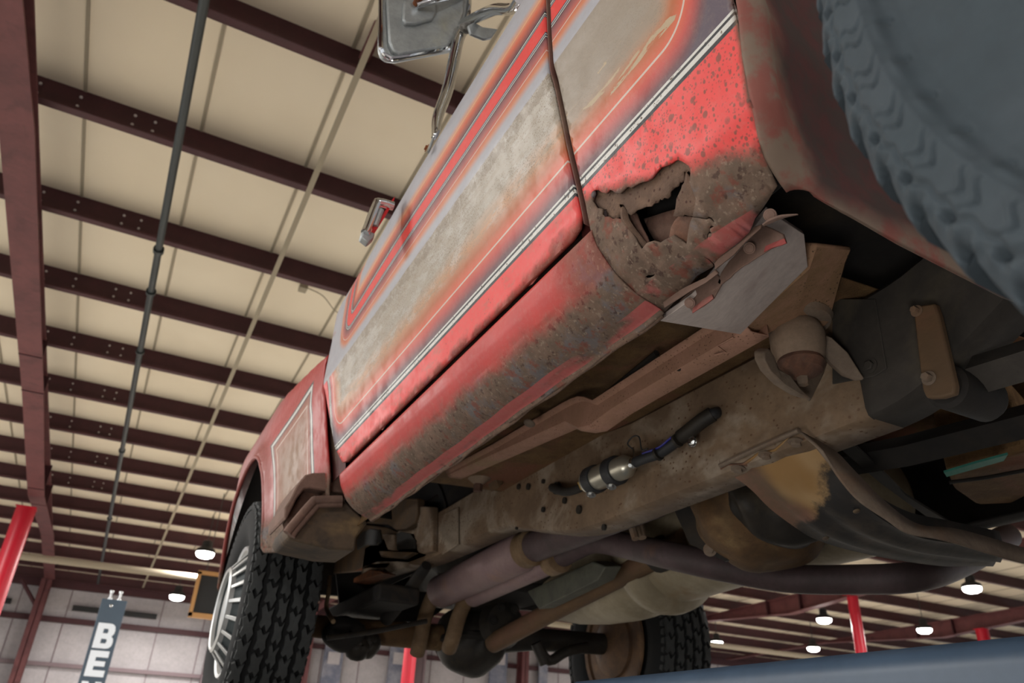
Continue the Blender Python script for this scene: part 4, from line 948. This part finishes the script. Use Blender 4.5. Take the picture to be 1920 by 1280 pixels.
exh([d1, ax(1075, 1030, 1.19), ax(1115, 1014, 1.22), ax(1170, 1022, 1.26), az(1260, 1042, .475), az(1370, 1066, .43), az(1480, 1084, .40), az(1600, 1086, .385), ay(1720, 1080, 1.10), ay(1810, 1050, 1.14), ay(1890, 1005, 1.2)], [.034, .034, .036, .036, .036, .034, .033, .032, .032, .032], M_PIPE)
exh([c0 + (c1 - c0) * .02, c0 + np.array([-.01, .02, -.002]), ay(806, 1130, 2.86), ay(796, 1160, 2.87), ay(788, 1200, 2.87), ay(782, 1225, 2.9)], .028, M_TANP, 'down_pipe')
exh([d0 + (d1 - d0) * .02, d0 + np.array([-.01, .02, -.01]), ay(868, 1136, 2.70), ay(858, 1162, 2.71), ay(848, 1198, 2.71), ay(842, 1215, 2.75)], .028, M_TANP, 'down_pipe')
T('muffler_strap', plate([ay(*p, 2.4) for p in ((990, 1062), (1006, 1050), (1020, 1062), (1000, 1078))], (.0, .02, .03)), M_PLATE)
T('heat_shield', plate([ax(*p, 1.26) for p in ((988, 1108), (1010, 1142), (1120, 1088), (1135, 1062), (1110, 1052))], (.06, 0, .01)), M_OLIVE, bevel=.004)
T('pipe_hanger', tube([ax(1176, 955, 1.15), ax(1192, 1010, 1.15)], .010, 8), M_PLATE)
T('pipe_hanger', tube([ax(1190, 950, 1.2), ax(1204, 1008, 1.2)], .012, 8), M_BUSH)
# front drive shaft and axle
exh([ax(925, 1205, 1.34), ax(1060, 1133, 1.36), ax(1215, 1052, 1.38), ax(1285, 1012, 1.38)], [.036, .033, .033, .033], M_SHAFT, 'drive_shaft')
T('shaft_yoke', lathe([(.036, -.03), (.05, -.02), (.05, .02), (.036, .03)], ax(1240, 1038, 1.38), (0, -1, .05), 18), M_GREASE)
AY = 2.98
T('axle_tube', tube([(.62, AY, .385), (.9, AY, .388), (1.2, AY, .395)], [.038, .045, .05], 20), M_OCHRE)
T('axle_tube', tube([(1.38, AY, .405), (1.6, AY, .43), (1.98, AY, .445)], [.055, .046, .044], 20), M_GREASE)
dc = ay(882, 1200, AY)
df = T('differential', blob(dc, (.145, .13, .135), 40, 24, .05, 11, 6), M_GREASE, angle=80)
mk('pinion_flange', lathe([(.03, .0), (.075, .01), (.095, .05), (.07, .09), (.05, .13), (.045, .17)], dc + np.array([.05, -.22, .05]), (0, 1, 0), 24), M_GREASE, df)
mk('cover_rim', lathe([(.115, 0), (.135, .004), (.135, .02), (.115, .024)], dc + np.array([-.02, -.02, -.02]), (-.1, -.3, -1), 10), M_DARK, df)
for k in range(6):
    a = k * PI / 3; mk('yoke_bolt', hexbolt(dc + np.array([.05 + .06 * math.cos(a), -.225, .05 + .06 * math.sin(a)]), (0, -1, 0), .012), M_DARK, df)
T('steering_knuckle', blob(ay(645, 1188, 2.9), (.08, .08, .06), 20, 14, .1, 5, 5), M_DARK)
T('shock_mount', blob(ay(672, 1212, 2.9), (.05, .05, .05), 16, 12, .1, 6, 5), M_GREASE)
T('shock_mount', blob(ay(692, 1208, 2.9), (.04, .05, .05), 16, 12, .1, 8, 5), M_GREASE)
T('tie_rod', tube([ay(612, 1196, 2.75), ay(700, 1184, 2.75), ay(800, 1164, 2.75)], .009, 8), M_GREASE)
T('control_arm', tube(curve([ay(1010, 1215, 2.8), ay(1030, 1238, 2.8), ay(1060, 1222, 2.8), ay(1100, 1212, 2.85)], 4), .02, 10), M_GREASE)
T('control_arm', tube([ay(1005, 1205, 2.8), ay(1022, 1244, 2.8)], .022, 10), M_GREASE)
T('brake_hose', tube(curve([ax(618, 1080, .7), ax(616, 1110, .7), ax(612, 1140, .7), ax(625, 1165, .7)], 4), .008, 8), M_TANP)
# engine and dark masses above the axle
T('engine', blob((1.32, 2.75, .74), (.36, .55, .22), 40, 24, .12, 21, 7), M_GREASE, angle=80)
T('oil_pan', box(1.15, 1.5, 2.5, 3.1, .52, .7), M_DARK, bevel=.03)
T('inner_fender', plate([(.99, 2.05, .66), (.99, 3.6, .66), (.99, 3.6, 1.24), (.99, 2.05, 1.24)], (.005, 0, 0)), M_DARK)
T('dark_backing', plate([ay(*p, 3.3) for p in ((630, 1075), (700, 1070), (830, 1062), (905, 1040), (900, 1090), (800, 1165), (640, 1165))], (.0, .012, .0)), M_DARK)  # dark sheet standing in for the darkness of the engine bay
T('shock_absorber', tube([ax(800, 1060, .93), ax(765, 1110, .93), ax(725, 1160, .93)], [.018, .024, .026], 14), M_DARK)
T('spring_seat', box(.80, .95, 2.6, 3.3, .44, .50), M_DARK, bevel=.01)
# rear of the frame: shackle, leaf spring, cross bars and tank
sh = T('spring_shackle', plate([ax(*p, .895) for p in ((1712, 585), (1722, 572), (1752, 568), (1760, 592), (1776, 660), (1790, 722), (1788, 738), (1765, 745), (1736, 746), (1729, 730), (1720, 655))], (.012, 0, 0)), M_SHAFT, bevel=.003)
for u, v, r in ((1719, 583, .0055), (1742, 709, .0065)): mk('shackle_bolt', hexbolt(ax(u, v, .894), (-1, -.1, 0), r, h=r * 1.6), M_PLATE, sh)
e0 = ax(1765, 722, .91)
T('spring_eye', lathe([(.024, -.005), (.030, .0), (.030, .08), (.024, .09)], e0 + np.array([.012, 0, .0]), (1, 0, 0), 24), M_DARK)
T('leaf_spring', tube([e0 + np.array([.05, -.02, .02]), (.98, .35, .47), (.98, .05, .44), (.98, -.3, .43)], .028, 4), M_REAR)
T('leaf_spring', tube([(.98, .45, .44), (.98, .05, .405), (.98, -.3, .40)], .024, 4), M_REAR)
T('rear_crossbar', tube([az(1560, 870, .54), az(1700, 845, .54), az(1920, 790, .54), az(2050, 755, .54)], .030, 4), M_DARK)
T('tank_strap', plate([az(*p, .50) for p in ((1770, 886), (1830, 868), (1890, 852), (1882, 864), (1775, 894))], (0, 0, .004)), M_TEAL)
T('fuel_tank', plate([az(*p, .53) for p in ((1775, 885), (1930, 840), (1990, 900), (1900, 945), (1830, 948), (1790, 920))], (0, 0, .14)), M_FLOOR, bevel=.012)
T('tank_seam', tube([az(1780, 904, .52), az(1850, 895, .52), az(1930, 880, .52)], .004, 6), M_DARK)
T('rear_floor', plate([(.95, -.2, .74), (2.1, -.2, .80), (2.1, .45, .76), (.95, .45, .70)], (0, 0, .01)), M_DARK)
T('frame_gusset', plate([az(*p, .52) for p in ((1545, 815), (1570, 805), (1640, 870), (1700, 930), (1790, 985), (1760, 985), (1650, 905))], (0, 0, .006)), M_DARK)

# ------------------------------------------------------------------ wheels
def tyre_shell(name, xo, yc, zc, R, w, side, parent, mat):     # side=-1: outer face towards -x
    prof = [(R * .60, .03), (R * .64, .012), (R * .70, .002), (R * .80, -.006), (R * .88, .0), (R * .945, .012), (R * .968, .030), (R * .972, w * .5), (R * .968, w - .030), (R * .945, w - .012), (R * .88, w), (R * .80, w + .006), (R * .70, w - .002), (R * .60, w - .03)]
    return mk(name, lathe(prof, (xo, yc, zc), (1, 0, 0), 96), mat, parent, angle=60)
def tread(parent, xo, yc, zc, R, w, n=34):
    m = MB(); rs = random.Random(4)
    rows = [(.02, .19, 0.0, .80), (.235, .395, .5, .78), (.435, .565, .1, .76), (.605, .765, .6, .78), (.81, .98, .25, .80)]
    for u0, u1, ph, fill in rows:
        for k in range(n):
            a0 = 2 * PI * (k + ph) / n; da = 2 * PI / n * fill
            um = (u0 + u1) / 2; hw = (u1 - u0) / 2 * w
            shp = [(-1, .0), (-.5, -.20), (.05, .16), (.6, .02), (1, -.12), (.72, .42), (1, .78), (.45, 1.16), (-.1, .82), (-.6, 1.0), (-1, .86), (-.70, .48)]
            lo = []; hi = []
            for sx_, sa in shp:
                xx = xo + um * w + sx_ * hw * rs.uniform(.88, 1.04); an = a0 + da * (sa + rs.uniform(-.07, .07))
                edge = 1 - .012 * (abs((xx - xo) / w - .5) * 2) ** 6 * 2
                for L_, r_ in ((lo, R * .955), (hi, R * edge)):
                    L_.append((xx, yc + r_ * math.cos(an), zc + r_ * math.sin(an)))
            nn = len(shp)
            m.add(lo + hi, [tuple(range(nn, 2 * nn))] + [(i, (i + 1) % nn, (i + 1) % nn + nn, i + nn) for i in range(nn)])
    for k in range(n * 2):                                        # shoulder lugs on the outer sidewall
        a0 = PI * k / n
        for xs_, s_ in ((xo, 1), (xo + w, -1)):
            P = [(.952, 0), (.952, .7), (.905, .62), (.91, .1)]
            lo = [(xs_ + s_ * .010, yc + R * r_ * math.cos(a0 + t_ * PI / n), zc + R * r_ * math.sin(a0 + t_ * PI / n)) for r_, t_ in P]
            hi = [(p[0] - s_ * .009, p[1], p[2]) for p in lo]
            m.add(lo + hi, [(4, 5, 6, 7)] + [(i, (i + 1) % 4, (i + 1) % 4 + 4, i + 4) for i in range(4)])
    return mk('tread_blocks', m, M_TYRE, parent, smooth=False, kind='stuff')
# front left wheel
fy, fz, fxo, FR, FW = 2.965, .405, .372, .385, .235
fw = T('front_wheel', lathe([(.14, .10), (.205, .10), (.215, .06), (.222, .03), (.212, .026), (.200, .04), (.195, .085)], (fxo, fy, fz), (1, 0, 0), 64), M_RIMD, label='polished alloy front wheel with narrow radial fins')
tyre_shell('tyre', fxo, fy, fz, FR, FW, -1, fw, M_TYRED); tread(fw, fxo, fy, fz, FR, FW)
mk('rim_ring', lathe([(.199, .034), (.207, .018), (.219, .014), (.224, .024), (.22, .03)], (fxo, fy, fz), (1, 0, 0), 64), M_RIM, fw)
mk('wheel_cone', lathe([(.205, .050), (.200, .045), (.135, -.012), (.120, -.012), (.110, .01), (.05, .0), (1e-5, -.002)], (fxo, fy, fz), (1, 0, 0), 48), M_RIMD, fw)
mk('hub_ring', lathe([(.124, -.004), (.126, -.024), (.134, -.028), (.142, -.022), (.142, -.006)], (fxo, fy, fz), (1, 0, 0), 64), M_RIM, fw)
fin = None
for k in range(18):
    a = 2 * PI * (k + .3) / 18
    if fin is None:
        fin = mk('wheel_fin', plate([(-.024, -.006, .136), (-.024, .006, .136), (.030, .0085, .203), (.030, -.0085, .203)], (.012, 0, .004)), M_RIM, fw, bevel=.002); o = fin
    else: o = fin.copy(); COL.objects.link(o); o.parent = fw
    o.location = (fxo, fy, fz); o.rotation_euler = (a, 0, 0)
# front right wheel, inner side in view
ry, rz_, rxi = 2.965, .44, 1.985
rw = T('far_front_wheel', lathe([(.03, .12), (.10, .11), (.12, .08), (.15, .085), (.165, .13), (.18, .12), (.19, .03), (.205, .004), (.222, .0), (.226, .008), (.222, .014)], (rxi, ry, rz_), (1, 0, 0), 56), M_RIMR, label='rusty steel wheel seen from inside')
tyre_shell('tyre', rxi, ry, rz_, FR, FW, 1, rw, M_TYRED); tread(rw, rxi, ry, rz_, FR, FW)
mk('brake_drum', lathe([(.04, -.04), (.09, -.03), (.13, .0), (.14, .07), (.10, .10)], (rxi, ry, rz_), (1, 0, 0), 40), M_RIMR, rw)
# rear left tyre close to the lens: shoulder lugs, gathered wrinkles and pits
TX, TY, TZ, TR = .29, -.16, .38, .3765
NA, NR = 2600, 100
ta = np.linspace(0, 2 * PI, NA, endpoint=False)
rr = np.concatenate([np.linspace(0, 1, NR)])
def tyre_big():
    # section from the tread edge, round the shoulder and down the sidewall to the hub
    sx_ = np.interp(rr, [0, .10, .16, .22, .30, .45, .60, .66, .72, 1], [.21, .06, .022, .012, .006, .000, -.002, .006, .010, .02])
    sr_ = np.interp(rr, [0, .10, .16, .22, .30, .45, .60, .66, .72, 1], [.3765, .3765, .3755, .372, .364, .350, .334, .326, .318, .10])
    A_, I = np.meshgrid(ta, np.arange(NR), indexing='ij'); X = sx_[I] + 0 * A_; Rr = sr_[I] + 0 * A_
    n = 62; ph = (A_ * n / (2 * PI)) % 1.0
    sh = np.clip((Rr - .355) / .018, 0, 1)                        # shoulder zone
    Rr -= sh * .0075 * np.clip((ph - .05) , 0, 1) * (Rr > .36)    # saw-tooth outline of the lugs
    g = np.exp(-((ph - .06) / .05) ** 2) + np.exp(-((ph - 1.06) / .05) ** 2)
    X += sh * .006 * g
    pit = lambda r0, p0, s, d: d * np.exp(-((Rr - r0) / s) ** 2 - (((ph - p0 + .5) % 1 - .5) / .10) ** 2)
    X += pit(.3655, .12, .0030, .012) + pit(.3570, .55, .0022, .007) + pit(.3262, .40, .0026, .0035)
    wob = .004 * np.sin(A_ * 131) + .003 * np.sin(A_ * 67 + 1)
    X += .0022 * np.exp(-((Rr - .3535 - wob * .3) / .0016) ** 2)   # ring groove
    X += .0006 * np.sin((A_ * n * 2) + 300 * Rr) * sh * np.sin(A_ * 37)
    env = np.exp(-((Rr - .343) / .0075) ** 2)                      # pairs of wavy ridges
    w = np.sin((Rr - .343) * 420 + A_ * 5) * .10
    for c_ in (.30, .62): X += env * .0020 * np.exp(-(((ph - c_ - w + .5) % 1 - .5) / .032) ** 2) - env * .0012 * np.exp(-(((ph - c_ - .09 - w + .5) % 1 - .5) / .07) ** 2)
    rad = .0028 * np.exp(-((Rr - .329) / .0022) ** 2) * (.6 + .4 * np.sin(A_ * n))
    X -= rad
    X -= .0012 * np.exp(-((Rr - .3605) / .003) ** 2) * np.sin(A_ * n * 3 + 2)
    Vv = np.stack([TX + X, TY + Rr * np.cos(A_), TZ + Rr * np.sin(A_)], -1).reshape(-1, 3)
    ii = np.arange(NA)[:, None]; jj = np.arange(NR - 1)[None, :]; i2 = (ii + 1) % NA
    q = np.stack([ii * NR + jj, ii * NR + jj + 1, i2 * NR + jj + 1, i2 * NR + jj], -1).reshape(-1, 4)
    return Vv.tolist(), q.tolist()
rwh = T('rear_wheel', lathe([(.16, .05), (.205, .04), (.21, .0), (.20, .16)], (TX + .03, TY, TZ), (1, 0, 0), 40), M_RIMD)
mk('tyre', tyre_big(), M_TYREB, rwh, angle=80, label='dusty blue-grey rear tyre with wrinkled sidewall and ragged shoulder lugs')
T('rear_axle', tube([(TX + .18, TY, TZ), (1.0, TY, TZ), (2.3, TY, TZ + .04)], .045, 14), M_DARK)
